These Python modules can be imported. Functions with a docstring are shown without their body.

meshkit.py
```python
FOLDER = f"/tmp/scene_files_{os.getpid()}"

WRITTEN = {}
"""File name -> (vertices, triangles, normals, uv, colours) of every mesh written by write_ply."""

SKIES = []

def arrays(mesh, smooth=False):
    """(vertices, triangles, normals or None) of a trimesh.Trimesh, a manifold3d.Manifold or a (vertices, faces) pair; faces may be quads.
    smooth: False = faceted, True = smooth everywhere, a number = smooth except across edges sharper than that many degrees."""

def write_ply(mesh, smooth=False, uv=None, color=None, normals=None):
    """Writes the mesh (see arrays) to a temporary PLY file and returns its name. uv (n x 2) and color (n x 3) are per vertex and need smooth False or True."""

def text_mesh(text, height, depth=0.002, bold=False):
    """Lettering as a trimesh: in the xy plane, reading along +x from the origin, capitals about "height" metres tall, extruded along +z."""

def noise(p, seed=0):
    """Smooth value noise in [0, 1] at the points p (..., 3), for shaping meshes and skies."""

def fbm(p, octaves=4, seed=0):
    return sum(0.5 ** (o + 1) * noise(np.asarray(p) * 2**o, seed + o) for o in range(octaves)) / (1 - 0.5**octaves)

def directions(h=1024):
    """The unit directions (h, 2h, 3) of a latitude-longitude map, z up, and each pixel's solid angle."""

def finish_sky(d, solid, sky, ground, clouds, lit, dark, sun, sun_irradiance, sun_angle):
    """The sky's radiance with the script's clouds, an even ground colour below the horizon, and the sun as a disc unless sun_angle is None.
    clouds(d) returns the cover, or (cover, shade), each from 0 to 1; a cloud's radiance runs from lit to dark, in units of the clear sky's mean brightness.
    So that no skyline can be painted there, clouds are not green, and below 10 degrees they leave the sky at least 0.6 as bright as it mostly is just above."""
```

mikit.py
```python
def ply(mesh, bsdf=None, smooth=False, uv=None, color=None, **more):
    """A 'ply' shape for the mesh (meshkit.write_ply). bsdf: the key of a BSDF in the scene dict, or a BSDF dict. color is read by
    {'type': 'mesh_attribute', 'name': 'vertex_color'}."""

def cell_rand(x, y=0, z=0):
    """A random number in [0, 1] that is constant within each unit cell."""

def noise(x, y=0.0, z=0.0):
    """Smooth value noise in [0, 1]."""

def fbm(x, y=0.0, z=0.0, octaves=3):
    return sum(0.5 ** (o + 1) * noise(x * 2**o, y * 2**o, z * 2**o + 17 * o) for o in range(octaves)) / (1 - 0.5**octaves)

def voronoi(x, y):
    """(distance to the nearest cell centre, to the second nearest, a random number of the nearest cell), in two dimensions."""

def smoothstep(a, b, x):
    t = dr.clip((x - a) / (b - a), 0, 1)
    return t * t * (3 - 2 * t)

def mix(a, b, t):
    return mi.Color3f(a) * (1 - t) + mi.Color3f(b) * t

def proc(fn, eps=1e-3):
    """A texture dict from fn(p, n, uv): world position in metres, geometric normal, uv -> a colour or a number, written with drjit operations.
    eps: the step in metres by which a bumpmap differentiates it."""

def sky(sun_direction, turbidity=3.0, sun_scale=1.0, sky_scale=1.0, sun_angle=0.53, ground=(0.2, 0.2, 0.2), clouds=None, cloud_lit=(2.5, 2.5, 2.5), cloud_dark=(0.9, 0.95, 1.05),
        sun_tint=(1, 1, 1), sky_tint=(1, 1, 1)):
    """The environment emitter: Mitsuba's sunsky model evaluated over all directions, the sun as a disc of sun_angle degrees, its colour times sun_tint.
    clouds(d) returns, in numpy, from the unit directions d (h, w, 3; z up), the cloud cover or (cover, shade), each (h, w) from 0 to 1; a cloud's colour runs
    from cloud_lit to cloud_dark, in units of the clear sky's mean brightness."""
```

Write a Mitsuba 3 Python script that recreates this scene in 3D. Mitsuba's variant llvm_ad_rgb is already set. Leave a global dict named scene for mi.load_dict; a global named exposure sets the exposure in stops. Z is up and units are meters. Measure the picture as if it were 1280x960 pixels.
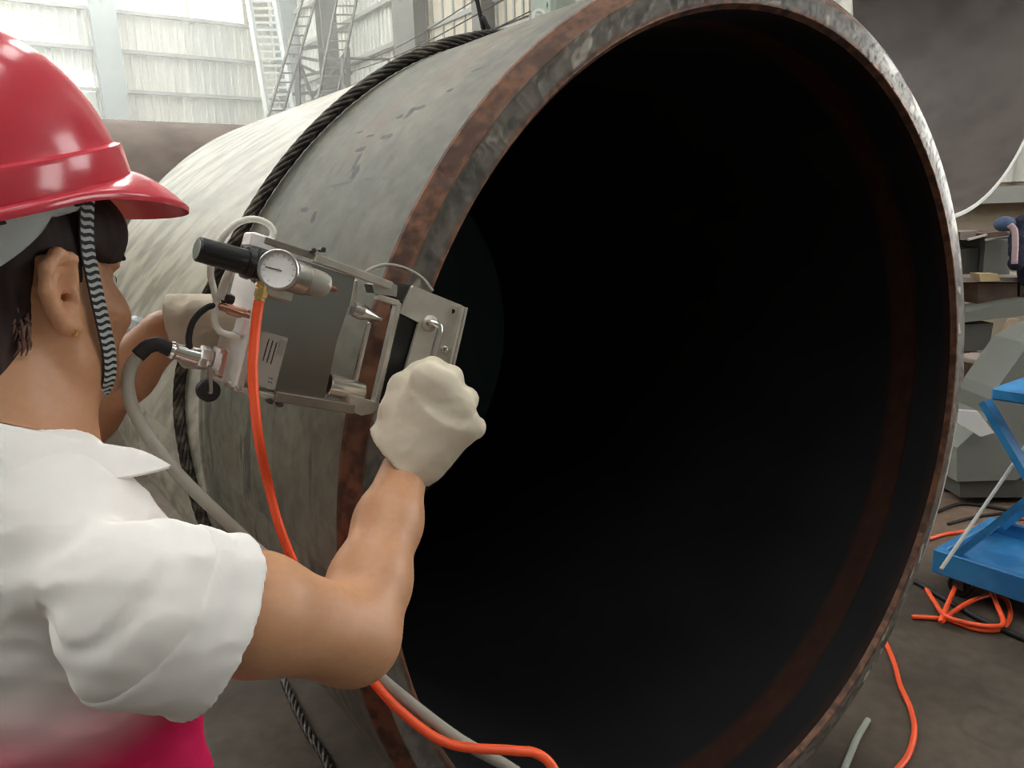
import math
import numpy as np
import trimesh
import drjit as dr
import mitsuba as mi
import mikit
import meshkit
from mikit import proc, fbm, noise, smoothstep, mix, voronoi, cell_rand

T = mi.ScalarTransform4f
rng = np.random.default_rng(7)
scene, labels = {}, {}

# ------------------------------------------------------------------ camera
# World: x along the rim plane of the big pipe, y along its axis into the pipe, z up, floor at z = 0.
CR = np.array([0.8073038612953399, -0.5891624483322155, -0.033883403206055346])
CD = np.array([-0.15330811326936397, -0.15393398888160398, -0.9761152337059319])
CF = np.array([0.5698746335321678, 0.7932161978566675, -0.21459488697168388])
EYE = np.array([-1.1224307466381058, -0.8065678355782943, 1.55])
FPX = 950.0
scene['camera'] = {'type': 'perspective', 'fov_axis': 'x', 'fov': 2 * math.degrees(math.atan(640 / FPX)), 'near_clip': 0.02, 'far_clip': 200.0,
                   'to_world': T().look_at(origin=EYE.tolist(), target=(EYE + CF).tolist(), up=(-CD).tolist())}
exposure = -0.45


def at(px, py, d):
    """The point that lies at depth d (metres along the view axis) behind a pixel of the photograph."""
    return EYE + d * ((px - 640) / FPX * CR + (py - 480) / FPX * CD + CF)


def at_plane(px, py, axis, val):
    v = (px - 640) / FPX * CR + (py - 480) / FPX * CD + CF
    return EYE + v * ((val - EYE[axis]) / v[axis])


# ------------------------------------------------------------------ light: daylight through skylights, high windows and an open gate
DAY = 9.0
LIGHTS = dict(skylight=1.0, window=1.0, gate=1.0)


def glow(rgb):
    return {'type': 'area', 'radiance': {'type': 'rgb', 'value': [float(c) for c in rgb]}}


# ------------------------------------------------------------------ materials
def rgb(*c):
    return {'type': 'rgb', 'value': list(map(float, c))}


def mat(name, color, rough=0.6, metal=0.0, spec=0.5, bump=None, bscale=0.001, **kw):
    d = {'type': 'principled', 'base_color': color if isinstance(color, dict) else rgb(*color), 'roughness': rough, 'metallic': metal, 'specular': spec, **kw}
    if bump is not None:
        d = {'type': 'bumpmap', 'arbitrary': proc(bump, 1e-3), 'scale': bscale, 'bsdf': d}
    scene['m_' + name] = {'type': 'twosided', 'bsdf': d}
    return 'm_' + name


PR, PI_, PL, PZ = 0.8, 0.735, 1.85, 1.122      # pipe outer and inner radius, length, axis height


SCRIBBLES = ((0.205, 1.856, 0.026, 0.006), (0.222, 1.862, 0.010, 0.014), (0.250, 1.866, 0.013, 0.006), (0.236, 1.908, 0.024, 0.006), (0.306, 1.926, 0.022, 0.006),
             (0.286, 1.950, 0.009, 0.022), (0.262, 1.972, 0.013, 0.018), (0.120, 1.789, 0.024, 0.004), (0.310, 1.897, 0.018, 0.004), (0.37, 1.88, 0.02, 0.003),
             (0.325, 2.05, 0.010, 0.014), (0.38, 2.035, 0.022, 0.006), (0.15, 1.83, 0.010, 0.004))


def pipe_steel(p, n, uv):
    ang = dr.atan2(p.z - PZ, p.x)
    s = ang * PR
    y = p.y
    big = fbm(y * 5, s * 5, 3.0, octaves=4)
    fine = fbm(y * 60, s * 60, 9.0, octaves=3)
    c = mix((0.104, 0.110, 0.093), (0.170, 0.166, 0.138), smoothstep(0.25, 0.75, big))
    c = mix(c, mi.Color3f(0.078, 0.090, 0.084), smoothstep(0.52, 0.75, fbm(y * 14, s * 3 + 5, 1.0, octaves=4)) * 0.55)
    c = c * (0.70 + 0.60 * fine)
    # past the seam, grazing glare is painted in as a paler, streaked tone
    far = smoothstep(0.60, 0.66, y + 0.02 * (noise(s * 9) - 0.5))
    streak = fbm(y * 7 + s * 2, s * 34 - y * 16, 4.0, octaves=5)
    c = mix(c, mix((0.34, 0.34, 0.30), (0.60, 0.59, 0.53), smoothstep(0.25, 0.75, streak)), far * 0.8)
    # faint rusty smear
    c = mix(c, mi.Color3f(0.16, 0.115, 0.09), 0.5 * smoothstep(0.55, 0.8, fbm(y * 9 + 3, s * 7, 21.0, octaves=3)) * (1 - far))
    # dashes of black paint round the top and dark drips lower down
    k = fbm(y * 110, s * 110, 33.0, octaves=3)
    for by, bs, ly, ls in SCRIBBLES:
        q = dr.sqrt(dr.square((y - by + 0.3 * (s - bs)) / ly) + dr.square((s - bs) / ls))
        c = mix(c, mi.Color3f(0.022, 0.021, 0.022), smoothstep(0.95, 0.55, q * (0.45 + k)) * 0.9)
    line = smoothstep(0.004, 0.0015, dr.abs(s - 1.986 - 0.010 * noise(y * 9))) * smoothstep(0.13, 0.16, y) * smoothstep(0.36, 0.31, y)
    c = mix(c, mi.Color3f(0.07, 0.065, 0.06), line * 0.85 * smoothstep(0.3, 0.6, noise(y * 30)))
    low = smoothstep(-2.3, -2.95, ang) * (ang < 0) + smoothstep(2.85, 3.0, ang) * (ang > 0)
    drip = smoothstep(0.62, 0.74, fbm(y * 48, s * 7, 51.0, octaves=3)) * low * (1 - far)
    c = mix(c, mi.Color3f(0.06, 0.062, 0.06), drip * 0.7)
    return c * mi.Color3f(1.03, 0.985, 0.895)


def steel_bump(p, n, uv):
    ang = dr.atan2(p.z - PZ, p.x)
    return fbm(p.y * 40, ang * 32, 2.0, octaves=4)


def rim_face(p, n, uv):
    r = dr.sqrt(dr.square(p.x) + dr.square(p.z - PZ))
    ang = dr.atan2(p.z - PZ, p.x)
    w = fbm(ang * 9, r * 30, 1.0, octaves=4)
    g = mix((0.082, 0.077, 0.067), (0.15, 0.137, 0.116), smoothstep(0.3, 0.7, fbm(ang * 26, r * 70, 4.0, octaves=4)))
    pale = smoothstep(0.68, 0.78, fbm(ang * 16, r * 45 + ang * 6, 8.0, octaves=3)) * smoothstep(0.738, 0.752, r) * smoothstep(0.784, 0.77, r)
    g = mix(g, mi.Color3f(0.44, 0.41, 0.35), pale * 0.8)
    rust = mix((0.075, 0.032, 0.020), (0.205, 0.085, 0.043), smoothstep(0.3, 0.7, fbm(ang * 40, r * 90, 6.0, octaves=4)))
    m = smoothstep(0.774, 0.780, r + 0.010 * (w - 0.5)) + smoothstep(0.749, 0.744, r + 0.012 * (w - 0.5))
    c = mix(g, rust, dr.clip(m, 0, 1) * (0.75 + 0.25 * w))
    glint = smoothstep(0.28, 0.55, ang) * smoothstep(1.45, 1.0, ang)      # gate reflection on the far upper right, painted in as pale metal
    c = mix(c, mi.Color3f(0.66, 0.65, 0.62), glint * smoothstep(0.34, 0.46, fbm(ang * 7, r * 30, 12.0, octaves=3)) * smoothstep(0.752, 0.772, r) * 0.9)
    edge = smoothstep(-0.62, -0.42, ang) * smoothstep(-0.05, -0.2, ang) * smoothstep(0.768, 0.775, r)  # bare outer edge on the lower right, its highlight painted in
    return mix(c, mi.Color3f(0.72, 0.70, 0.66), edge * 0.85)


def pipe_inside(p, n, uv):
    ang = dr.atan2(p.z - PZ, p.x)
    y = p.y
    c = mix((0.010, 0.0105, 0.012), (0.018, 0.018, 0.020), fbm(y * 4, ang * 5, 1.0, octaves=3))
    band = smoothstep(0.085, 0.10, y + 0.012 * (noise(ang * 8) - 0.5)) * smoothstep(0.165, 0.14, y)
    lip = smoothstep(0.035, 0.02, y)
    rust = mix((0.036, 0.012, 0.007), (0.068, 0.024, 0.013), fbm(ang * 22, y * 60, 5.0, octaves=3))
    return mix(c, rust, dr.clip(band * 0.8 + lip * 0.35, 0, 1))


def rusty(a, b, sc=18.0):
    return proc(lambda p, n, uv: mix(a, b, smoothstep(0.25, 0.75, fbm(p.x * sc, p.y * sc, p.z * sc, octaves=4))))


def floor_col(p, n, uv):
    w = fbm(p.x * 2.2, p.y * 2.2, 1.0, octaves=4)
    c = mix((0.060, 0.048, 0.037), (0.104, 0.083, 0.063), smoothstep(0.3, 0.7, w))
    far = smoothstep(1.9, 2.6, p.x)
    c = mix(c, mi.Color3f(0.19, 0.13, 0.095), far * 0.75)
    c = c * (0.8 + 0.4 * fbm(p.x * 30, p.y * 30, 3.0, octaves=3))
    crack = smoothstep(0.010, 0.002, dr.abs(fbm(p.x * 1.7 + 4, p.y * 1.7, 7.0, octaves=4) - 0.5))
    return c * (1 - 0.12 * crack)


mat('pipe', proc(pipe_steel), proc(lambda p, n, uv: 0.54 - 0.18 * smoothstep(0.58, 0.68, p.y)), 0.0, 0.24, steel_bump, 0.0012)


def rim_rough(p, n, uv):
    ang = dr.atan2(p.z - PZ, p.x)
    return 0.48 - 0.26 * smoothstep(0.28, 0.55, ang) * smoothstep(1.45, 1.0, ang) - 0.20 * smoothstep(-0.62, -0.42, ang) * smoothstep(-0.05, -0.2, ang)


mat('rim', proc(rim_face), proc(rim_rough), 0.25, 0.45, lambda p, n, uv: fbm(p.x * 70, p.y * 70, p.z * 70, octaves=3), 0.002)
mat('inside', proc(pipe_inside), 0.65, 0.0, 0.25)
mat('rope', proc(lambda p, n, uv: mix((0.032, 0.028, 0.024), (0.15, 0.13, 0.105), smoothstep(0.4, 0.8, fbm(p.x * 60, p.y * 60, p.z * 60, octaves=3)))), 0.42, 0.3, 0.5)
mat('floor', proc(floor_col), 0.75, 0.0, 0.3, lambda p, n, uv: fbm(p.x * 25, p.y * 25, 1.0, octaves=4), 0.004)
mat('steel', (0.62, 0.60, 0.56), 0.30, 1.0)
mat('bright', (0.80, 0.79, 0.76), 0.16, 1.0)
mat('plate', (0.40, 0.39, 0.36), 0.12, 1.0, bump=lambda p, n, uv: fbm(p.x * 14, p.y * 14, p.z * 14, octaves=2), bscale=0.0006)
mat('silver', (0.86, 0.85, 0.83), 0.40, 0.25)
mat('satin', proc(lambda p, n, uv: mix((0.44, 0.41, 0.355), (0.60, 0.57, 0.505), fbm(p.x * 60, p.y * 60, p.z * 60, octaves=3))), 0.40, 0.6)
mat('railbrown', (0.30, 0.265, 0.225), 0.35, 0.7)
mat('dark_steel', (0.07, 0.065, 0.06), 0.45, 0.6)
mat('blackplastic', (0.012, 0.013, 0.014), 0.28, 0.0, 0.5)
mat('blackrubber', (0.018, 0.018, 0.019), 0.6, 0.0, 0.4)
mat('whitetube', (0.74, 0.74, 0.66), 0.3, 0.0, 0.5)
mat('brass', (0.80, 0.58, 0.22), 0.25, 1.0)
mat('copper', (0.42, 0.20, 0.14), 0.25, 0.8)
mat('dial', (0.93, 0.93, 0.92), 0.5)
mat('ink', (0.03, 0.03, 0.035), 0.6)
mat('paper', (0.33, 0.32, 0.285), 0.5)
mat('papergrey', (0.25, 0.24, 0.215), 0.5)
mat('bowl', (0.34, 0.33, 0.285), 0.12, 0.0, 0.7)
mat('orange', (0.98, 0.115, 0.035), 0.35, 0.0, 0.5)
mat('cable', (0.335, 0.315, 0.27), 0.5, 0.0, 0.4)
mat('cablegreen', (0.33, 0.36, 0.31), 0.5, 0.0, 0.4)
mat('helmet', proc(lambda p, n, uv: mix((0.52, 0.035, 0.060), (0.58, 0.048, 0.072), fbm(p.x * 20, p.y * 20, p.z * 20, octaves=2))), 0.16, 0.0, 0.55, clearcoat=0.6, clearcoat_gloss=0.9)
mat('harness', (0.33, 0.37, 0.37), 0.45)
mat('strapdark', (0.025, 0.026, 0.03), 0.8)
mat('straplight', (0.42, 0.47, 0.48), 0.8)
mat('gold', (0.85, 0.62, 0.25), 0.2, 1.0)
mat('hair', proc(lambda p, n, uv: mix((0.012, 0.009, 0.010), (0.040, 0.026, 0.023), fbm(p.x * 160, p.y * 160, p.z * 16, octaves=2)) * (1 + 1.2 * smoothstep(1.50, 1.44, p.z))), 0.6, 0.0, 0.12)
mat('hairfine', proc(lambda p, n, uv: mix((0.10, 0.055, 0.042), (0.19, 0.105, 0.08), fbm(p.x * 160, p.y * 160, p.z * 16, octaves=2))), 0.6, 0.0, 0.3)


def skin(p, n, uv):
    c = mix((0.49, 0.25, 0.135), (0.575, 0.31, 0.178), fbm(p.x * 14, p.y * 14, p.z * 14, octaves=3))
    return c * (0.95 + 0.1 * fbm(p.x * 200, p.y * 200, p.z * 200, octaves=2))


mat('skin', proc(skin), 0.42, 0.0, 0.45, sheen=0.2)


def shirt_col(p, n, uv):
    f = (p.x + 1.12) * 0.936 + (p.y + 0.06) * 0.344
    edge = 1.225 + 0.05 * dr.clip(f, -0.2, 0.06) + 0.012 * (fbm(p.x * 9, p.y * 9, p.z * 3, octaves=3) - 0.5)
    k = smoothstep(edge + 0.030, edge - 0.085, p.z)
    return mix(mix((0.77, 0.755, 0.725), (0.83, 0.82, 0.79), fbm(p.x * 12, p.y * 12, p.z * 12, octaves=2)), mi.Color3f(0.56, 0.012, 0.085), k)


mat('shirt', proc(shirt_col), 0.85, 0.0, 0.2, sheen=0.3)
mat('white', (0.80, 0.79, 0.765), 0.85, 0.0, 0.2, sheen=0.3)
mat('glove', proc(lambda p, n, uv: mix((0.55, 0.49, 0.385), (0.67, 0.61, 0.49), fbm(p.x * 40, p.y * 40, p.z * 40, octaves=3))), 0.9, 0.0, 0.15,
    lambda p, n, uv: fbm(p.x * 500, p.y * 500, p.z * 500, octaves=2), 0.0006)
mat('navy', (0.018, 0.022, 0.05), 0.85)
mat('shoe', (0.02, 0.02, 0.02), 0.5)
mat('eye', (0.75, 0.72, 0.68), 0.1)
mat('sheet', proc(lambda p, n, uv: mix((0.66, 0.67, 0.60), (0.76, 0.765, 0.70), fbm(p.x * 2 + p.y * 2, p.z * 0.6, 3.0, octaves=3))), 0.6)
mat('sheetb', proc(lambda p, n, uv: mix((0.58, 0.60, 0.555), (0.69, 0.71, 0.655), fbm(p.x * 2 + p.y * 2, p.z * 0.6, 8.0, octaves=3))), 0.6)
mat('cream', (0.62, 0.58, 0.47), 0.6)
mat('endplate', (0.085, 0.125, 0.14), 0.6)
mat('frontwall', (0.20, 0.21, 0.20), 0.8)
mat('wallplain', (0.62, 0.62, 0.58), 0.8)
mat('dado', (0.34, 0.29, 0.22), 0.8)
mat('girt', (0.40, 0.41, 0.385), 0.55)
mat('column', (0.22, 0.22, 0.20), 0.6)
mat('columnblue', (0.36, 0.42, 0.42), 0.6)
mat('palesteel', (0.62, 0.67, 0.65), 0.5)
mat('ladder', (0.20, 0.205, 0.19), 0.6)
mat('farpipe', rusty((0.125, 0.092, 0.075), (0.19, 0.145, 0.12), 3.0), 0.65)
mat('pipe2', rusty((0.10, 0.085, 0.077), (0.14, 0.12, 0.107), 4.0), 0.55)
mat('pipe2rim', (0.85, 0.85, 0.83), 0.5)  # near-white, so the colour carries the gate light reflected by the rim
mat('blue', proc(lambda p, n, uv: mix((0.018, 0.15, 0.37), (0.035, 0.22, 0.48), smoothstep(0.3, 0.7, fbm(p.x * 9, p.y * 9, p.z * 9, octaves=3)))), 0.4, 0.0, 0.5)
mat('graypaint', (0.20, 0.215, 0.19), 0.6)
mat('graydark', (0.085, 0.088, 0.08), 0.6)
mat('tan', (0.50, 0.39, 0.29), 0.7)
mat('wood', rusty((0.62, 0.48, 0.26), (0.72, 0.58, 0.34), 8.0), 0.7)
mat('brownplate', rusty((0.10, 0.06, 0.042), (0.17, 0.11, 0.08), 9.0), 0.65)
mat('greypink', (0.36, 0.30, 0.265), 0.6)
mat('whitepaint', (0.80, 0.80, 0.78), 0.5)
mat('denim', (0.10, 0.14, 0.25), 0.9)
mat('pinkish', (0.62, 0.45, 0.47), 0.8)
mat('palegreen', (0.42, 0.50, 0.43), 0.5)
mat('paleblue', (0.43, 0.50, 0.52), 0.6)


# ------------------------------------------------------------------ mesh helpers
def unit(v):
    v = np.asarray(v, float)
    return v / np.linalg.norm(v)


def frame_of(d):
    d = unit(d)
    a = unit(np.cross(d, [0, 0, 1] if abs(d[2]) < 0.95 else [1, 0, 0]))
    return a, np.cross(d, a), d


def rbox(c, size, ch=0.0, R=None):
    """A box with chamfered edges; R's rows are its axes."""
    h = np.asarray(size, float) / 2
    ch = min(ch, 0.45 * 2 * h.min())
    pts = []
    for s in np.ndindex(2, 2, 2):
        s = np.array(s) * 2 - 1
        if ch > 0:
            for k in range(3):
                e = h - ch
                e[k] = h[k]
                pts.append(s * e)
        else:
            pts.append(s * h)
    m = trimesh.convex.convex_hull(np.array(pts))
    v = np.array(m.vertices)
    v = v @ np.asarray(R) if R is not None else v
    return trimesh.Trimesh(v + np.asarray(c, float), m.faces, process=False)


def lathe(o, d, prof, n=28, a=None):
    """Revolves (t along d, radius) pairs round the axis from o."""
    A, B, D = frame_of(d)
    prof = np.asarray(prof, float)
    th = np.arange(n) * 2 * np.pi / n
    ring = np.cos(th)[:, None] * A + np.sin(th)[:, None] * B
    v = np.asarray(o, float) + prof[:, None, :1] * D + prof[:, None, 1:] * ring[None]
    k = len(prof)
    i, j = np.meshgrid(np.arange(k - 1), np.arange(n), indexing='ij')
    q = np.stack([i * n + j, i * n + (j + 1) % n, (i + 1) * n + (j + 1) % n, (i + 1) * n + j], -1).reshape(-1, 4)
    f = np.vstack([q[:, [0, 1, 2]], q[:, [0, 2, 3]]])
    return trimesh.Trimesh(v.reshape(-1, 3), f[:, ::-1], process=False)


def cyl(a, b, r, r2=None, ch=0.0, n=24):
    a, b = np.asarray(a, float), np.asarray(b, float)
    L = np.linalg.norm(b - a)
    r2 = r if r2 is None else r2
    ch = min(ch, L * 0.4)
    return lathe(a, b - a, [(0, 1e-5), (0, r - ch), (ch, r), (L - ch, r2), (L, r2 - ch), (L, 1e-5)] if ch else [(0, 1e-5), (0, r), (L, r2), (L, 1e-5)], n)


def ring(o, d, ro, ri, h, n=40):
    return lathe(o, d, [(0, ri), (0, ro), (h, ro), (h, ri), (0, ri)], n)


def spline(P, n=8):
    P = np.asarray(P, float)
    Q = np.vstack([2 * P[0] - P[1], P, 2 * P[-1] - P[-2]])
    out = []
    for i in range(1, len(Q) - 2):
        for t in np.arange(n) / n:
            a, b, c, d = Q[i - 1:i + 3]
            out.append(0.5 * (2 * b + (c - a) * t + (2 * a - 5 * b + 4 * c - d) * t * t + (3 * b - a - 3 * c + d) * t ** 3))
    return np.vstack(out + [P[-1]])


def tube(P, r, sides=10, caps=True):
    P = np.asarray(P, float)
    n = len(P)
    r = np.broadcast_to(np.asarray(r, float), (n,))
    t = np.gradient(P, axis=0)
    t /= np.linalg.norm(t, axis=1, keepdims=True) + 1e-12
    A = np.zeros_like(P)
    a = frame_of(t[0])[0]
    for i in range(n):
        a = a - t[i] * (a @ t[i])
        a /= np.linalg.norm(a)
        A[i] = a
    B = np.cross(t, A)
    th = np.arange(sides) * 2 * np.pi / sides
    v = P[:, None] + r[:, None, None] * (np.cos(th)[None, :, None] * A[:, None] + np.sin(th)[None, :, None] * B[:, None])
    i, j = np.meshgrid(np.arange(n - 1), np.arange(sides), indexing='ij')
    q = np.stack([i * sides + j, i * sides + (j + 1) % sides, (i + 1) * sides + (j + 1) % sides, (i + 1) * sides + j], -1).reshape(-1, 4)
    f = np.vstack([q[:, [0, 1, 2]], q[:, [0, 2, 3]]])
    v = v.reshape(-1, 3)
    if caps:
        m = len(v)
        v = np.vstack([v, P[0], P[-1]])
        j = np.arange(sides)
        f = np.vstack([f, np.stack([(j + 1) % sides, j, np.full(sides, m)], 1), np.stack([j + (n - 1) * sides, (j + 1) % sides + (n - 1) * sides, np.full(sides, m + 1)], 1)])
    return trimesh.Trimesh(v, f, process=False)


def bar(a, b, w, h, up=(0, 0, 1), ch=0.0):
    """A rectangular bar from a to b, w across, h along up."""
    a, b = np.asarray(a, float), np.asarray(b, float)
    d = unit(b - a)
    s = np.cross(d, up)
    s = unit(s) if np.linalg.norm(s) > 1e-6 else unit(np.cross(d, [1, 0, 0]))
    u = np.cross(s, d)
    return rbox((a + b) / 2, (np.linalg.norm(b - a), w, h), ch, np.stack([d, s, u]))


def prism(poly, h0, h1, O, U, V, W):
    """The polygon (u, v pairs, may be concave) extruded from h0 to h1 along W."""
    import shapely
    m = trimesh.creation.extrude_polygon(shapely.Polygon(poly) if not hasattr(poly, 'exterior') else poly, h1 - h0, engine='earcut')
    v = np.array(m.vertices)
    return trimesh.Trimesh(np.asarray(O) + v[:, :1] * U + v[:, 1:2] * V + (v[:, 2:] + h0) * W, m.faces, process=False)


def join(*ms):
    return trimesh.util.concatenate(list(ms))


def unique(key):
    if key not in scene and key not in labels:
        return key
    k = 1
    while f'{key}_{k:03d}' in scene or f'{key}_{k:03d}' in labels:
        k += 1
    return f'{key}_{k:03d}'


def put(name, mesh, m, parent=None, label=None, cat=None, group=None, kind=None, smooth=30, **more):
    key = unique(f'{parent}__{name}' if parent else name)
    scene[key] = mikit.ply(mesh, m, smooth=smooth, **more)
    tag(key, label, cat, group, kind)
    return key


def tag(key, label=None, cat=None, group=None, kind=None):
    d = {k: v for k, v in dict(label=label, category=cat, group=group, kind=kind).items() if v}
    if d:
        labels[key] = d


def thing(name, label, cat, group=None):
    key = unique(name)
    tag(key, label, cat, group)
    return key


# signed-distance modelling for bodies and cloth
def cap(P, a, b, ra, rb):
    a, b = np.asarray(a, np.float32), np.asarray(b, np.float32)
    ba = b - a
    t = np.clip((P - a) @ ba / (ba @ ba), 0, 1)
    return np.linalg.norm(P - a - t[:, None] * ba, axis=1) - (ra + (rb - ra) * t)


def ell(P, c, R, r):
    r = np.asarray(r, np.float32)
    q = (P - np.asarray(c, np.float32)) @ np.asarray(R, np.float32).T
    k0 = np.linalg.norm(q / r, axis=1)
    k1 = np.linalg.norm(q / (r * r), axis=1)
    return k0 * (k0 - 1) / np.maximum(k1, 1e-6)


def smin(a, b, k):
    h = np.maximum(k - np.abs(a - b), 0) / k
    return np.minimum(a, b) - h * h * k * 0.25


def smax(a, b, k):
    return -smin(-a, -b, k)


def chain(P, pts, rs, k=0.01):
    d = None
    for i in range(len(pts) - 1):
        e = cap(P, pts[i], pts[i + 1], rs[i], rs[i + 1])
        d = e if d is None else smin(d, e, k)
    return d


def snet(fn, lo, hi, h, c=6, margin=1.7):
    """Surface nets of fn < 0, evaluated only near the surface."""
    lo, hi = np.asarray(lo, float), np.asarray(hi, float)
    nb = np.ceil((hi - lo) / (h * c)).astype(int)
    ctr = np.stack(np.meshgrid(*[(np.arange(k) + 0.5) * h * c for k in nb], indexing='ij'), -1).reshape(-1, 3) + lo
    d = fn(ctr.astype(np.float32))
    V = np.repeat(np.repeat(np.repeat(np.where(d < 0, -1, 1).reshape(nb), c, 0), c, 1), c, 2).astype(np.float32)
    near = np.where(np.abs(d) < margin * h * c * 0.9)[0]
    g = np.stack(np.meshgrid(*[np.arange(c)] * 3, indexing='ij'), -1).reshape(-1, 3)
    bi = np.stack(np.unravel_index(near, nb), 1) * c
    for s in range(0, len(near), 2000):
        idx = (bi[s:s + 2000, None] + g[None]).reshape(-1, 3)
        V[idx[:, 0], idx[:, 1], idx[:, 2]] = fn((idx * h + lo).astype(np.float32))
    for ax in range(3):
        sl = [slice(None)] * 3
        for e in (0, -1):
            sl[ax] = e
            V[tuple(sl)] = np.maximum(V[tuple(sl)], 0.5 * h)
    N = np.array(V.shape) - 1
    S = V < 0
    cnt = sum(S[i:i + N[0], j:j + N[1], k:k + N[2]].astype(np.int8) for i, j, k in np.ndindex(2, 2, 2))
    act = np.stack(np.where((cnt > 0) & (cnt < 8)), 1)
    pos, num = np.zeros((len(act), 3)), np.zeros(len(act))
    for ax in range(3):
        for o in np.ndindex(2, 2):
            a = np.insert(np.array(o), ax, 0)
            b = a.copy()
            b[ax] = 1
            va, vb = V[tuple((act + a).T)], V[tuple((act + b).T)]
            x = (va < 0) != (vb < 0)
            t = np.clip(va / np.where(x, va - vb, 1), 0, 1)
            pos += np.where(x[:, None], a + t[:, None] * (b - a), 0)
            num += x
    v = (act + pos / num[:, None]) * h + lo
    ids = np.full(N, -1, np.int64)
    ids[tuple(act.T)] = np.arange(len(act))
    F = []
    for ax in range(3):
        b, cx = (ax + 1) % 3, (ax + 2) % 3
        sl0, sl1 = [slice(1, -1)] * 3, [slice(1, -1)] * 3
        sl0[ax], sl1[ax] = slice(0, -1), slice(1, None)
        s0, s1 = S[tuple(sl0)], S[tuple(sl1)]
        e = np.stack(np.where(s0 != s1), 1)
        off = np.ones(3, int)
        off[ax] = 0
        flip = s0[tuple(e.T)]
        e = e + off

        def cell(db, dc):
            q = e.copy()
            q[:, b] -= db
            q[:, cx] -= dc
            return ids[tuple(q.T)]
        q = np.stack([cell(1, 1), cell(0, 1), cell(0, 0), cell(1, 0)], 1)
        q = np.where(flip[:, None], q, q[:, ::-1])
        F.append(q)
    F = np.vstack(F)
    F = F[(F >= 0).all(1)]
    return trimesh.Trimesh(v, np.vstack([F[:, [0, 1, 2]], F[:, [0, 2, 3]]]), process=False)


X, Y, Z = np.eye(3)

# ------------------------------------------------------------------ the hall
XW, XL, YB, YF, ZC = 7.4, -11.0, 22.5, -9.0, 9.6


def struct(name, mesh, m, smooth=False, **more):
    return put(name, mesh, m, kind='structure', smooth=smooth, **more)


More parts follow.
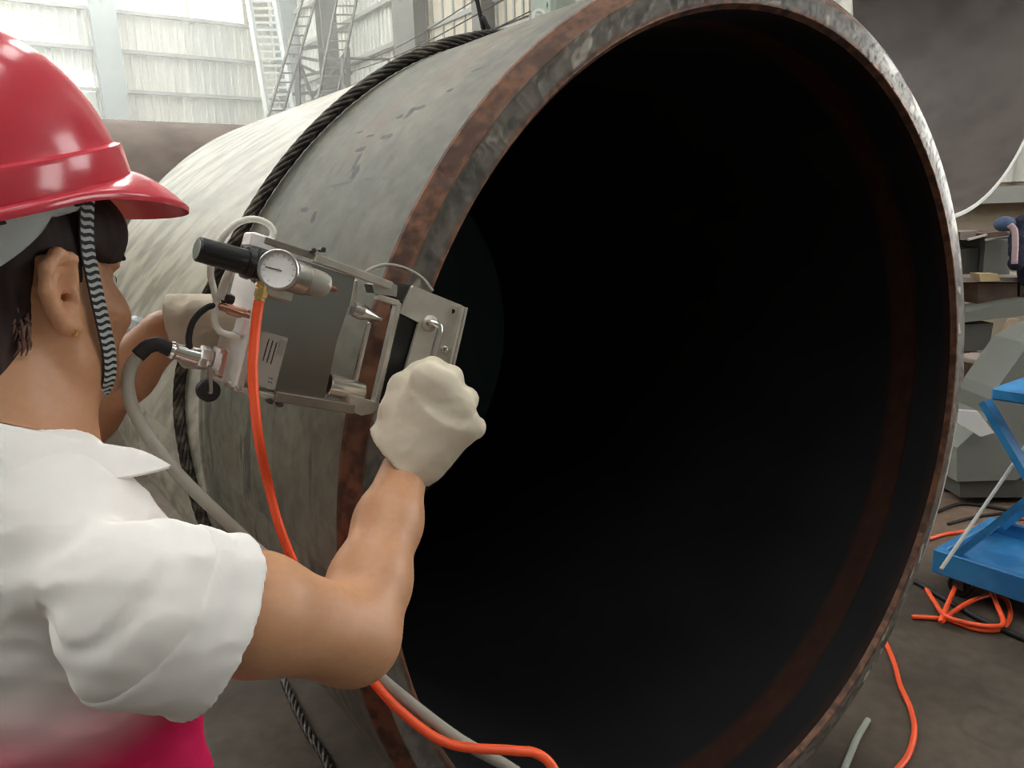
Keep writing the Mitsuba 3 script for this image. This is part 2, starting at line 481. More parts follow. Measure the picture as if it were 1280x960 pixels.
struct('floor', rbox(((XW + XL) / 2, (YB + YF) / 2, -0.1), (XW - XL, YB - YF, 0.2)), 'm_floor')
struct('ceiling', rbox(((XW + XL) / 2, (YB + YF) / 2, ZC + 0.1), (XW - XL, YB - YF, 0.2)), 'm_wallplain')
struct('wall_left', rbox((XL - 0.1, (YB + YF) / 2, ZC / 2), (0.2, YB - YF, ZC)), 'm_frontwall')
struct('wall_front', rbox(((XW + XL) / 2, YF - 0.1, ZC / 2), (XW - XL, 0.2, ZC)), 'm_frontwall')
struct('wall_back', rbox(((XW + XL) / 2, YB + 0.15, ZC / 2), (XW - XL + 0.6, 0.2, ZC)), 'm_dado')
struct('wall_right', rbox((XW + 0.15, (YB + YF) / 2, ZC / 2), (0.2, YB - YF, ZC)), 'm_dado')


def corrugated(o, a, width, z0, z1, out, ribs=6):
    """A trapezoid-ribbed sheet, its width along a from o, ribs standing out along out."""
    p = width / ribs
    s, h = [], []
    for k in range(ribs):
        for t, y in ((0, 0), (0.55, 0), (0.65, 1), (0.9, 1)):
            s.append((k + t) * p)
            h.append(y * 0.035 + 0.012)
    s.append(width)
    h.append(0.012)
    s, h = np.array(s), np.array(h)
    lo = np.asarray(o) + s[:, None] * a + h[:, None] * out
    v = np.vstack([lo + Z * z0, lo + Z * z1])
    n, i = len(s), np.arange(len(s) - 1)
    f = np.vstack([np.stack([i, i + 1, i + n + 1], 1), np.stack([i, i + n + 1, i + n], 1)])
    return trimesh.Trimesh(v, f, process=False)


GIRTS = (4.15, 5.15, 6.15, 7.12, 8.9)
k = 0
for x in np.arange(XW - 1.2, -3.0, -1.2):
    put('panel', corrugated((x, YB + 0.05, 0), X, 1.2, 0.3, 7.1, -Y), ('m_sheet', 'm_sheetb', 'm_sheet')[(k * 7) % 3], 'wall_back', smooth=False)
    k += 1
for z in GIRTS:
    put('girt', rbox((2.2, YB - 0.06, z), (10.4, 0.12, 0.09 if z < 8 else 0.3)), 'm_girt', 'wall_back', smooth=False)
k = 0
for y in np.arange(-3.6, YB - 0.1, 1.2):
    put('panel', corrugated((XW + 0.05, y, 0), Y, 1.2, 1.72, ZC, -X), ('m_sheet', 'm_sheet', 'm_sheetb')[(k * 5) % 3], 'wall_right', smooth=False)
    k += 1
for z, h in ((1.60, 0.16), (2.9, 0.09), (4.15, 0.09), (4.78, 0.05), (5.3, 0.09), (6.2, 0.09), (7.1, 0.09), (8.4, 0.09)):
    put('girt', rbox((XW - 0.05, 9.4, z), (0.12, 26, h)), 'm_girt', 'wall_right', smooth=False)

# panes of the high window band in the back wall, and one lower translucent sheet left open to the day
for i, x in enumerate(np.arange(XW - 0.8, -6, -1.55)):
    put(f'window_{i + 1}', rbox((x - 0.7, YB - 0.02, 7.98), (1.45, 0.04, 1.6)), 'm_white', kind='structure', smooth=False, emitter=glow(np.array([0.95, 1.0, 1.0]) * DAY * 0.55))
a, b = at_plane(-30, 82, 1, YB - 0.1), at_plane(120, 115, 1, YB - 0.1)
put('window_20', rbox(((a[0] + b[0]) / 2, YB - 0.04, (a[2] + b[2]) / 2), (b[0] - a[0], 0.05, 0.42)), 'm_white', kind='structure', smooth=False, emitter=glow(np.array([0.95, 1.0, 1.0]) * DAY * 0.5))
# skylights in the roof
i = 30
for x in (-8.5, -5.5, -2.5, 0.5, 3.5):
    for y in (-6.5, -1.0, 4.5, 10.0, 15.5, 20.0):
        put(f'window_{i}', rbox((x, y, ZC - 0.03), (1.1, 3.6, 0.05)), 'm_white', kind='structure', smooth=False, emitter=glow(np.array([1.0, 0.99, 0.95]) * DAY * (1.7 if y > 8 else 0.8)))
        i += 1
put('window_28', rbox((XW - 0.02, -0.55, 3.9), (0.05, 2.5, 2.9)), 'm_white', kind='structure', smooth=False, emitter=glow(np.array([0.97, 1.0, 1.0]) * DAY * 0.9))
# the open gate in the right-hand wall, ahead of the pipe's mouth
put('door_1', rbox((XW - 0.02, -4.2, 1.9), (0.05, 2.6, 3.8)), 'm_white', kind='structure', smooth=False, emitter=glow(np.array([1.0, 0.99, 0.95]) * DAY * 0.8))
put('door_1__frame', join(rbox((XW - 0.06, -2.82, 1.95), (0.12, 0.14, 3.9)), rbox((XW - 0.06, -5.58, 1.95), (0.12, 0.14, 3.9)), rbox((XW - 0.06, -4.2, 3.92), (0.12, 2.9, 0.14))), 'm_girt', smooth=False)

# ------------------------------------------------------------------ the big pipe
OC = np.array([0, 0, PZ])
p = thing('steel_pipe', 'huge grey steel pipe with a dark open mouth and a thick rusty rim', 'pipe')
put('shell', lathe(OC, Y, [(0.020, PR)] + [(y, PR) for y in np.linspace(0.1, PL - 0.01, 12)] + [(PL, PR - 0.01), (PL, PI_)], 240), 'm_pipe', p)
put('rim', lathe(OC, Y, [(0.020, PR), (0.016, PR - 0.0012), (0.0015, PR - 0.020), (0.0, PR - 0.0225), (0.0, PI_ + 0.009), (0.0015, PI_ + 0.006), (0.012, PI_)], 240), 'm_rim', p, label='thick flat rim face with rusty bevelled edges')
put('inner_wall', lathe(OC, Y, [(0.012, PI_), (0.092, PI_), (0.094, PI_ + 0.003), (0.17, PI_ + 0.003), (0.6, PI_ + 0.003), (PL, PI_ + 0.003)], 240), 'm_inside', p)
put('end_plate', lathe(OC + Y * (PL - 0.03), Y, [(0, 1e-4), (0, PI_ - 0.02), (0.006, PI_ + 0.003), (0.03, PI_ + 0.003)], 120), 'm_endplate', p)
th = np.linspace(0, 2 * np.pi, 241)
put('weld_seam', tube(np.stack([PR * np.cos(th), 0 * th + 0.635, PZ + PR * np.sin(th)], 1), 0.005, 8, False), 'm_pipe', p, smooth=True)

# wire rope sling laid once round the pipe, six strands
ph = np.radians([-170, -120, -60, 0, 60, 90, 110, 125, 142, 150, 157, 165, 171, 176, 184, 190])
yy = np.array([0.70, 0.70, 0.64, 0.60, 0.60, 0.60, 0.58, 0.563, 0.585, 0.60, 0.645, 0.72, 0.765, 0.75, 0.715, 0.70])
s = thing('wire_rope', 'dark greasy twisted wire rope slung over the top and side of the pipe', 'rope')
th = np.radians(np.linspace(-170, 190, 721))
y0 = np.interp(th, ph, yy)
ker = np.hanning(41) / np.hanning(41).sum()
y0 = np.convolve(np.pad(y0, 20, mode='edge'), ker, 'valid')
RR = PR + 0.0125
er = np.stack([np.cos(th), 0 * th, np.sin(th)], 1)
for q in range(6):
    tw = th * RR / 0.135 * 2 * np.pi + q * np.pi / 3
    P = OC + er * (RR + 0.0068 * np.cos(tw))[:, None] + Y * (y0 + 0.0068 * np.sin(tw))[:, None]
    put('strand', tube(P, 0.0047, 7, False), 'm_rope', s, smooth=True)


def rope_between(key, P, r, pitch, m, strands=3):
    P = spline(P, 14)
    L = np.concatenate([[0], np.cumsum(np.linalg.norm(np.diff(P, axis=0), axis=1))])
    t = np.gradient(P, axis=0)
    t /= np.linalg.norm(t, axis=1, keepdims=True)
    a = unit(np.cross(t[0], [0.3, 0.1, 1.0]))
    A = np.array([unit(a - u * (a @ u)) for u in t])
    B = np.cross(t, A)
    return [tube(P + r * 0.5 * (np.cos(L / pitch * 6.283 + q * 6.283 / strands)[:, None] * A + np.sin(L / pitch * 6.283 + q * 6.283 / strands)[:, None] * B), r * 0.52, 6) for q in range(strands)]


s = thing('wire_rope', 'dark wire rope end lying on the floor under the pipe, below the worker\'s elbow', 'rope')
P = [at_plane(355, 850, 2, 0.016), at_plane(368, 880, 2, 0.016), at_plane(385, 915, 2, 0.016), at_plane(405, 945, 2, 0.016), at_plane(418, 980, 2, 0.016)]
for m in rope_between(s, P, 0.014, 0.12, 'rope'):
    put('strand', m, 'm_rope', s, smooth=True)

# cradle under the pipe
c = thing('pipe_cradle', 'low dark steel roller cradle carrying the big pipe, just under its belly', 'cradle')
put('base_beam', rbox((0, 0.9, 0.06), (0.56, 1.3, 0.12), 0.01), 'm_graydark', c)
for y in (0.35, 1.45):
    for sx in (-1, 1):
        a_ = math.radians(-90 + sx * 17)
        R_ = PR + 0.07
        o = OC + np.array([math.cos(a_) * R_, y, math.sin(a_) * R_])
        w = put('roller', cyl(o - Y * 0.09, o + Y * 0.09, 0.0695, ch=0.006), 'm_blackrubber', c)
        for e in (-0.115, 0.115):
            put('bracket', bar((o[0], y + e, 0.12), (o[0], y + e, o[2] + 0.03), 0.05, 0.012, up=Y), 'm_graydark', c)

# ------------------------------------------------------------------ far things, left
cfar = (1.0, 7.6, 1.29)
f = thing('steel_pipe', 'brown steel pipe lying crosswise behind the grey pipe, beyond the red helmet', 'pipe')
put('shell', lathe((-5.5, 7.6, 1.33), X, [(0, 1.14), (0, 1.25), (8.2, 1.25), (8.2, 1.14), (0, 1.14)], 90), 'm_farpipe', f)
for x in (-4.3, 1.2):
    g = thing('pipe_saddle', 'low steel saddle under the brown crosswise pipe, %s end' % ('near right' if x > 0 else 'far left'), 'saddle', None)
    put('base', prism([(-0.7, 0), (0.7, 0), (0.7, 0.25), (0.55, 0.17 + 0.02), (0.3, 0.11), (0, 0.09), (-0.3, 0.11), (-0.55, 0.19), (-0.7, 0.25)], -0.06, 0.06, (x, 7.6, 0), Y, Z, X), 'm_graydark', g)

# second pipe, upper right
C2, R2, Y2 = np.array([3.82, 1.5, 2.885]), 1.45, 1.5
f = thing('steel_pipe', 'raised dark brown pipe with a thin bright rim, upper right corner', 'pipe')
put('shell', lathe(C2, Y, [(0.0, R2 - 0.03), (1.5, R2 - 0.03), (1.5, R2), (0.012, R2)], 160), 'm_pipe2', f)
put('rim', lathe(C2, Y, [(0.012, R2), (-0.004, R2 - 0.004), (-0.004, R2 - 0.026), (0.0, R2 - 0.03)], 160), 'm_pipe2rim', f, label='thin bright rim')
g = thing('support_stand', 'dark steel stand carrying the raised brown pipe behind the big pipe', 'stand')
for y in (1.85, 2.7):
    put('saddle', prism([(-0.62, 1.1), (0.62, 1.1), (0.62, 1.56), (0.5, 1.552 - 0.0), (0.3, 1.48), (0, 1.445), (-0.3, 1.48), (-0.5, 1.552), (-0.62, 1.56)], -0.06, 0.06, (3.82, y, -0.012), X, Z, Y), 'm_graydark', g)
    for sx in (-0.5, 0.5):
        put('post', rbox((3.95 + sx, y, 0.55), (0.1, 0.1, 1.1), 0.008), 'm_graydark', g)
put('crossbeam', rbox((3.95, 2.275, 0.3), (0.1, 0.75, 0.1), 0.006), 'm_graydark', g)


def column(x, y, w, d, z1, m, label, group=None):
    c = thing('steel_column', label, 'column', group)
    put('web', rbox((x, y, z1 / 2), (w * 0.12, d, z1)), m, c, smooth=False)
    for e in (-1, 1):
        put('flange', rbox((x, y + e * d / 2, z1 / 2), (w, 0.03, z1)), m, c, smooth=False)
    put('base_plate', rbox((x, y, 0.02), (w * 1.5, d * 1.5, 0.04)), m, c, smooth=False)


def col_at(px0, px1, py, y=None, x=None, **k):
    a = at_plane(px0, py, 1 if y else 0, y or x)
    b = at_plane(px1, py, 1 if y else 0, y or x)
    if y:
        column((a[0] + b[0]) / 2, y, b[0] - a[0], 0.3, ZC, **k)
    else:
        w = abs(a[1] - b[1])
        yc = (a[1] + b[1]) / 2
        c = thing('steel_column', k['label'], 'column')
        put('web', rbox((x, yc, ZC / 2), (0.28, w * 0.9, ZC)), k['m'], c, smooth=False)
        for e in (-1, 1):
            put('flange', rbox((x + e * 0.15, yc, ZC / 2), (0.03, w, ZC)), k['m'], c, smooth=False)


col_at(118, 150, 60, y=YB - 0.35, m='m_columnblue', label='pale blue-grey column against the back wall, just right of the red helmet')
col_at(346, 372, 60, y=20.5, m='m_columnblue', label='blue-grey column in the far corner behind the leaning pale stair')
col_at(399, 418, 40, y=17.0, m='m_column', label='tall grey column between the two ladders')
col_at(500, 527, 40, x=XW - 0.25, m='m_column', label='broad dark grey column on the right-hand wall, above the wire rope')
col_at(600, 612, 45, x=XW - 0.2, m='m_column', label='narrow dark column on the right-hand wall behind the hanging cable')
col_at(671, 684, 10, x=XW - 0.25, m='m_column', label='dark column beside the pale green machine at the top edge')


def ladder(name, label, top, bot, w_top, w_bot, n, m, rail=0.035, rung=0.028, cat='ladder'):
    """Two rails through pixel pairs at a depth, n rungs."""
    top, bot = np.asarray(top, float), np.asarray(bot, float)
    g = thing(name, label, cat)
    sides = []
    for e in (-1, 1):
        a, b = top + CR * e * w_top / 2, bot + CR * e * w_bot / 2
        sides.append((a, b))
        put('rail', bar(a, b, rail, rail * 1.6, up=(0.3, -1, 0)), m, g, smooth=False)
    for t in (np.arange(n) + 0.5) / n:
        a, b = (s_[0] + (s_[1] - s_[0]) * t for s_ in sides)
        put('rung', bar(a, b, rung, rung), m, g, smooth=False)
    return g


def to_floor(a, b):
    """Continues the line from a through b down to the floor."""
    t = a[2] / (a[2] - b[2])
    return a + (b - a) * t


a, b = at(322, -30, 17.5), at(352, 145, 17.5)
ladder('steel_stair', 'pale steel stair leaning in the far corner, left of the ladders', a, to_floor(a, b), 0.62, 0.62, 44, 'm_palesteel', 0.09, 0.05, 'stair')
a, b = at(392, -20, 16.0), at(360, 90, 16.0)
ladder('steel_ladder', 'thin leaning ladder just left of the tall grey column', a, to_floor(a, b), 0.28, 0.30, 34, 'm_ladder')
a, b = at(437, -20, 16.0), at(418, 78, 16.0)
ladder('steel_ladder', 'dark ladder leaning on the right side of the tall grey column', a, to_floor(a, b), 0.42, 0.36, 36, 'm_ladder')
# landing and braces at the foot of the column
g = thing('column_bracing', 'grey lattice braces and landing round the foot of the tall column', 'bracing')
for q0, q1 in (((368, 62), (400, 58)), ((366, 70), (398, 76)), ((372, 80), (398, 92)), ((368, 98), (400, 90)), ((400, 60), (440, 92)), ((392, 120), (432, 66)), ((396, 132), (404, 96)), ((430, 92), (440, 130)), ((376, 82), (392, 128)), ((366, 118), (430, 112)), ((398, 104), (432, 104))):
    put('brace', bar(at(*q0, 16.4), at(*q1, 16.4), 0.045, 0.06), 'm_ladder', g, smooth=False)
put('post', bar(at(434, 60, 16.4), to_floor(at(434, 60, 16.4), at(436, 130, 16.4)), 0.09, 0.09), 'm_ladder', g, smooth=False)
put('post', bar(at(372, 60, 16.4), to_floor(at(372, 60, 16.4), at(373, 130, 16.4)), 0.09, 0.09), 'm_ladder', g, smooth=False)
r_ = thing('guard_rail', 'thin grey rail running from the ladder to the right-hand wall', 'rail')
put('top_rail', tube(spline([at(428, 73, 16), at(486, 74, 16.3)], 4), 0.03, 8), 'm_ladder', r_)
put('post', bar(at(486, 74, 16.3), to_floor(at(486, 74, 16.3), at(487, 120, 16.3)), 0.05, 0.05), 'm_ladder', r_)
put('post', bar(at(428, 73, 16), to_floor(at(428, 73, 16), at(429, 120, 16)), 0.05, 0.05), 'm_ladder', r_)

# wires strung along the right-hand wall
for j, (q0, q1, r0) in enumerate((((425, 95, 17.5), (640, -6, 11.5), 0.010), ((430, 86, 17.5), (600, -4, 12.4), 0.009), ((470, 90, 16.5), (700, -4, 10.5), 0.009))):
    a, b = at(*q0), at(*q1)
    mid = (a + b) / 2 - Z * 0.12
    tag(put('overhead_wire', tube(spline([a, mid, b], 12), r0, 6), 'm_graydark', smooth=True), ('thin wire slung along the right-hand wall, the middle one of three', 'thin wire slung along the right-hand wall, the highest of three', 'thin wire slung along the right-hand wall, the lowest of three')[j], 'wire', 'overhead wires')

# windows set in the right-hand wall: cream panes between mullions
for j, (xa, xb, ya, yb_) in enumerate(((531, 598, 5, 60), (614, 668, 5, 40))):
    a, b = at_plane(xa, 40, 0, XW - 0.04), at_plane(xb, 40, 0, XW - 0.04)
    za, zb = 4.86, 6.0
    n = 5
    g = f'window_{25 + j}'
    tag(g, 'cream wired-glass window in the right-hand wall, %s the hanging cable' % ('left of' if j == 0 else 'right of'), None, None, 'structure')
    yc = (a[1] + b[1]) / 2
    w = abs(a[1] - b[1])
    for q in range(n):
        put('pane', rbox((XW - 0.05, yc - w / 2 + (q + 0.5) * w / n, (za + zb) / 2), (0.03, w / n - 0.05, zb - za)), 'm_cream', g, smooth=False)
    for q in range(n + 1):
        put('mullion', rbox((XW - 0.06, yc - w / 2 + q * w / n, (za + zb) / 2), (0.06, 0.05, zb - za)), 'm_girt', g, smooth=False)

# crane cable hanging behind the pipe
P = [at(592, -20, 4.6), at(604, 22, 4.6), at(627, 60, 4.6), at(652, 95, 4.6)]
P = [P[0] + Z * 3.0 - CR * 0.55] + P
tag(put('crane_cable', tube(spline(P, 10), 0.013, 8), 'm_blackrubber', smooth=True), 'thick black cable hanging down behind the top of the grey pipe', 'cable')

# pale green machine head and dark box at the upper edge, behind the pipe
o = at(692, 8, 6.2)
g = thing('drill_machine', 'pale green machine head peeping over the rim at the top edge', 'machine')
put('head', rbox(o, (0.26, 0.3, 0.32), 0.03), 'm_palegreen', g)
put('column', cyl((o[0] + 0.02, o[1] + 0.1, 0.1), o + Y * 0.1, 0.07), 'm_palegreen', g)
put('base', rbox((o[0], o[1] + 0.1, 0.05), (0.5, 0.5, 0.1), 0.01), 'm_palegreen', g)
put('cable_loop', tube(spline([o + CR * -0.04 + Z * 0.07, o + CR * -0.1 + Z * 0.06 - Y * .16, o + CR * -0.14 - Z * 0.02 - Y * .16, o + CR * -0.12 - Z * 0.12 - Y * .16], 8), 0.02, 8), 'm_blackrubber', g, smooth=True)
put('handwheel', lathe(o - CF * 0.2 - Z * 0.16 - CR * 0.13, CF, [(0, 0.035), (0.0, 0.06), (0.02, 0.06), (0.02, 0.035), (0, 0.035)], 20), 'm_whitepaint', g)
o = at(644, 54, 6.4)
g = thing('control_box', 'dark low box just behind the top of the grey pipe, right of the black cable', 'box')
put('body', rbox(o, (0.3, 0.2, 0.16), 0.015), 'm_graydark', g)
put('post', rbox((o[0], o[1], (o[2] - 0.08) / 2), (0.08, 0.08, o[2] - 0.08)), 'm_graydark', g)
put('base', rbox((o[0], o[1], 0.02), (0.4, 0.4, 0.04)), 'm_graydark', g)
o = at(668, 30, 7.0)
g = thing('round_pole', 'thin grey pole standing behind the rim at the top edge', 'pole')
put('pole', cyl((o[0], o[1], 0), (o[0], o[1], ZC - 1.0), 0.028), 'm_girt', g)


# dusty, sunlit haze that hangs at the far end of the hall
scene['air_haze'] = {'type': 'cube', 'to_world': T().translate([(XW + XL) / 2, 15.9, ZC / 2]).scale([(XW - XL) / 2 - 0.2, 6.3, ZC / 2 - 0.15]), 'bsdf': {'type': 'null'},
                     'interior': {'type': 'homogeneous', 'albedo': rgb(0.97, 0.98, 0.98), 'sigma_t': 0.042}}
tag('air_haze', 'pale sunlit haze hanging at the far end of the hall', 'haze', None, 'stuff')

# ------------------------------------------------------------------ the hand-held marking machine on the rim
YD = -0.045
DU, DV, DW = np.array([0.9397, 0, -0.342]), np.array([0.342, 0, 0.9397]), np.array([0, -1.0, 0])
DR = np.stack([DU, DV, DW])


def dev(px, py, w=0.0):
    return at_plane(px, py, 1, YD - w)


D0 = dev(305, 296)


def loc(px, py):
    q = dev(px, py) - D0
    return (q @ DU, q @ DV)


def dplate(name, pts, w0, w1, m, parent, **k):
    return put(name, prism([loc(*p) for p in pts], w0, w1, D0, DU, DV, DW), m, parent, **k)


def dbar(p0, p1, w, h, t):
    """A bar between two pixels of the machine's plane at standoff w, h tall in the plane, t thick."""
    return bar(dev(*p0, w), dev(*p1, w), t, h, up=DV, ch=0.0008)


mm = thing('marking_machine', 'silver hand-held marking machine with gauge, knob and tubes pressed against the rim', 'machine')
dplate('face_plate', [(340, 313), (446, 347), (441, 376), (424, 425), (408, 499), (297, 486)], -0.008, -0.005, 'm_plate', mm, label='polished steel plate mirroring the arm')
lb = dplate('name_label', [(326, 413), (362, 423), (345, 489), (306, 478)], -0.0048, -0.0042, 'm_paper', mm, label='grey printed name label')
dplate('panel', [(352, 425), (360, 427), (354, 446), (347, 444)], -0.0041, -0.0037, 'm_papergrey', lb)
ink = [prism([loc(x - 0.6, y), loc(x + 0.6, y + 0.3), loc(x + 0.6 - 8, y + 28), loc(x - 0.6 - 8, y + 27.7)], -0.0041, -0.0037, D0, DU, DV, DW) for x, y in ((338, 424), (343, 426), (348, 428))]
ink += [prism([loc(x, y), loc(x + 1.4, y + .4), loc(x + 1.0, y + 2.2), loc(x - .4, y + 1.8)], -0.0041, -0.0037, D0, DU, DV, DW) for x, y in ((338, 472), (341, 473), (337, 477), (340, 478))]
put('print', join(*ink), 'm_ink', lb, kind='stuff')
# left end plate with its flange
e0, e1 = np.array(loc(346, 324)), np.array(loc(296, 486))
eL = D0 + DU * min(e0[0], e1[0]) + DV * 0
vt, vb = loc(338, 312)[1], loc(293, 486)[1]
ul = loc(318, 405)[0]
put('end_plate', rbox(D0 + DU * (ul - 0.002) + DV * (vt + vb) / 2 - DW * 0.045, (0.004, vt - vb, 0.09), 0.001, DR), 'm_silver', mm, label='bright silver end plate with the fittings')
put('flange', rbox(D0 + DU * (ul + 0.001) + DV * (vt + vb) / 2 + DW * 0.001, (0.0055, vt - vb, 0.006), 0.001, DR), 'm_satin', mm)
put('back_plate', rbox(D0 + DU * (ul + 0.055) + DV * (vt + vb) / 2 - DW * 0.088, (0.11, (vt - vb) * 0.9, 0.004), 0.001, DR), 'm_dark_steel', mm)
put('pneumatic_cylinder', cyl(D0 + DU * (ul + 0.01) + DV * (vt * 0.5 + vb * 0.5) - DW * 0.045, D0 + DU * (ul + 0.1) + DV * (vt * 0.5 + vb * 0.5) - DW * 0.045, 0.022, ch=0.002), 'm_steel', mm)
put('top_block', rbox(dev(323, 303, -0.012), (0.024, 0.015, 0.028), 0.002, DR), 'm_silver', mm)
# rails
put('rail', dbar((330, 300), (398, 322), 0.0, 0.007, 0.006), 'm_railbrown', mm)
put('rail', dbar((392, 322), (488, 357), 0.003, 0.0085, 0.010), 'm_satin', mm)
put('rail', dbar((293, 485), (350, 499), 0.0, 0.006, 0.006), 'm_satin', mm)
put('rail', dbar((343, 495), (441, 511), 0.003, 0.0105, 0.010), 'm_railbrown', mm)
for q in ((388, 313), (400, 312), (335, 500), (347, 504)):
    put('bolt', lathe(dev(*q, -0.002), DW, [(0, 1e-4), (0, 0.0032), (0.009, 0.0032), (0.010, 0.0024), (0.010, 1e-4)], 6), 'm_dark_steel', mm)
# marking window
put('window_frame', dbar((497, 378), (466, 512), -0.004, 0.0055, 0.012), 'm_satin', mm)
put('window_frame', dbar((462, 403), (441, 492), -0.014, 0.0034, 0.006), 'm_satin', mm)
put('window_frame', dbar((470, 371), (497, 379), -0.004, 0.0065, 0.010), 'm_satin', mm)
dplate('corner_block', [(466, 356), (488, 352), (498, 357), (497, 371), (469, 367)], -0.022, -0.002, 'm_steel', mm)
dplate('corner_block', [(436, 494), (462, 501), (474, 504), (464, 516), (450, 519), (434, 512)], -0.018, 0.003, 'm_satin', mm)
put('roller', cyl(dev(409, 481, -0.012), dev(452, 491, -0.012), 0.0125, ch=0.001), 'm_bright', mm)
a, b = dev(441, 386, -0.010), dev(474, 398, -0.010)
put('marking_pin', lathe(a, b - a, [(0, 1e-4), (0, 0.0075), (0.010, 0.0088), (0.012, 0.0088), (0.030, 0.0035), (0.037, 0.0022), (0.037, 1e-4)], 24), 'm_steel', mm, label='cone-shaped marking pin')
put('cross_bar', dbar((446, 350), (440, 384), -0.012, 0.004, 0.004), 'm_satin', mm)
dplate('shadow_box', [(507, 378), (528, 400), (512, 470), (496, 515), (476, 512)], -0.012, -0.006, 'm_blackplastic', mm, label='black inner box beside the window')
# handle bracket on the right
dplate('bracket', [(516, 357), (578, 382), (557, 476), (506, 462), (523, 403), (499, 391)], -0.003, 0.001, 'm_satin', mm, label='light steel bracket plate with the pull handle')
dplate('bracket_side', [(489, 352), (516, 357), (499, 391), (497, 376)], -0.02, -0.006, 'm_dark_steel', mm)
put('lip', dbar((577, 383), (556, 474), 0.004, 0.0032, 0.012), 'm_satin', mm)
put('lip', dbar((581, 384), (560, 475), -0.006, 0.0034, 0.012), 'm_satin', mm)
put('hole', cyl(dev(566, 389, 0.0), dev(566, 389, 0.0016), 0.0026), 'm_blackplastic', mm)
sc = put('screw', cyl(dev(556, 437, 0.001), dev(556, 437, 0.005), 0.0042, ch=0.001), 'm_steel', mm)
put('socket', lathe(dev(556, 437, 0.0048), DW, [(0, 1e-4), (0.0004, 0.0018), (0, 0.0022)], 6), 'm_dark_steel', sc)
for q in ((536, 404), (524, 462)):
    put('handle_post', lathe(dev(*q, 0.001), DW, [(0, 0.0095), (0.004, 0.0095), (0.009, 0.006), (0.014, 0.0045)], 20), 'm_satin', mm)
hp = [dev(536, 404, 0.006), dev(537, 404, 0.02), dev(543, 404, 0.027), dev(550, 411, 0.03), dev(545, 432, 0.03), dev(539, 455, 0.03), dev(533, 478, 0.03), dev(528, 488, 0.024), dev(526, 489, 0.004)]
put('pull_handle', tube(spline(hp, 8), 0.0038, 12), 'm_bright', mm, smooth=True, label='shiny bent pull handle')
# thin tube over the top
put('thin_tube', tube(spline([dev(452, 346, -0.03), dev(462, 337, -0.03), dev(482, 331, -0.03), dev(505, 335, -0.03), dev(527, 347, -0.02), dev(541, 364, -0.01)], 8), 0.0020, 8), 'm_cable', mm, smooth=True)
# air regulator: knob, body, gauge, bowl
ax0, ax1 = dev(246, 311, 0.012), dev(322, 332, 0.008)
ad = unit(ax1 - ax0)
rg = put('regulator_knob', lathe(ax0, ad, [(0, 1e-4), (0, 0.0105), (0.0015, 0.0117), (0.043, 0.0125), (0.046, 0.0125)], 36), 'm_blackplastic', mm, label='black cylindrical knob with a pale end')
put('knob_end', cyl(ax0 - ad * 0.0006, ax0 + ad * 0.002, 0.0098, ch=0.0005), 'm_palegreen', rg)
q0 = ax0 + ad * 0.046
put('regulator_body', join(lathe(q0, ad, [(0, 0.008), (0, 0.0155), (0.006, 0.0160), (0.008, 0.0145), (0.012, 0.0145), (0.0135, 0.0175), (0.030, 0.0175), (0.033, 0.014), (0.033, 1e-4)], 16),
                           rbox(q0 + ad * 0.022, (0.020, 0.033, 0.030), 0.003, DR)), 'm_blackplastic', mm)
g0 = dev(350, 338, 0.046)
gd = unit(unit(EYE - g0) - 0.22 * CR - 0.06 * CD)
ga = put('pressure_gauge', lathe(g0 - gd * 0.013, gd, [(0, 1e-4), (0, 0.0165), (0.003, 0.0178), (0.016, 0.0178), (0.016, 0.0195), (0.021, 0.0195), (0.0225, 0.0185), (0.0225, 0.0168), (0.018, 0.0165)], 40), 'm_steel', mm, label='round white pressure gauge in a steel bezel')
put('dial', cyl(g0 + gd * 0.004, g0 + gd * 0.0055, 0.0168), 'm_dial', ga)
gA, gB = unit(CR - gd * (CR @ gd)), None
gB = np.cross(gd, gA)
nd = unit(-gA * 0.95 + (gB if gB[2] > 0 else -gB) * 0.25)
ndl = bar(g0 + gd * 0.0062 - nd * 0.003, g0 + gd * 0.0062 + nd * 0.012, 0.0008, 0.0006, up=gd)
put('needle', ndl, 'm_ink', ga)
put('needle_hub', cyl(g0 + gd * 0.0056, g0 + gd * 0.0072, 0.0015), 'm_steel', ga)
ticks = []
for a_ in np.radians(np.arange(-45, 226, 22.5)):
    r_ = math.cos(a_) * gA + math.sin(a_) * (gB if gB[2] > 0 else -gB)
    ticks.append(bar(g0 + gd * 0.0056 + r_ * 0.0128, g0 + gd * 0.0056 + r_ * 0.0152, 0.0005, 0.0004, up=gd))
put('dial_marks', join(*ticks), 'm_paper', ga, kind='stuff')
put('gauge_stem', cyl(g0 - gd * 0.013, g0 - gd * 0.03, 0.006), 'm_brass', mm)
b0 = dev(370, 346, 0.008)
bd = unit(DU - DV * 0.02)
put('filter_head', lathe(b0 - bd * 0.02, bd, [(0, 1e-4), (0, 0.014), (0.018, 0.0165), (0.030, 0.0165), (0.031, 0.0145), (0.032, 1e-4)], 20), 'm_steel', mm)
bw = put('filter_bowl', lathe(b0 + bd * 0.011, bd, [(0, 0.0135), (0.003, 0.0142), (0.017, 0.0135), (0.023, 0.0115), (0.026, 0.006), (0.027, 1e-4)], 14), 'm_bowl', mm, label='cloudy faceted filter bowl')
put('drain_valve', cyl(b0 + bd * 0.036, b0 + bd * 0.045, 0.0038, 0.003, ch=0.0008), 'm_copper', bw)
put('mounting_block', rbox(dev(344, 366, 0.004), (0.032, 0.012, 0.016), 0.002, DR), 'm_satin', mm)
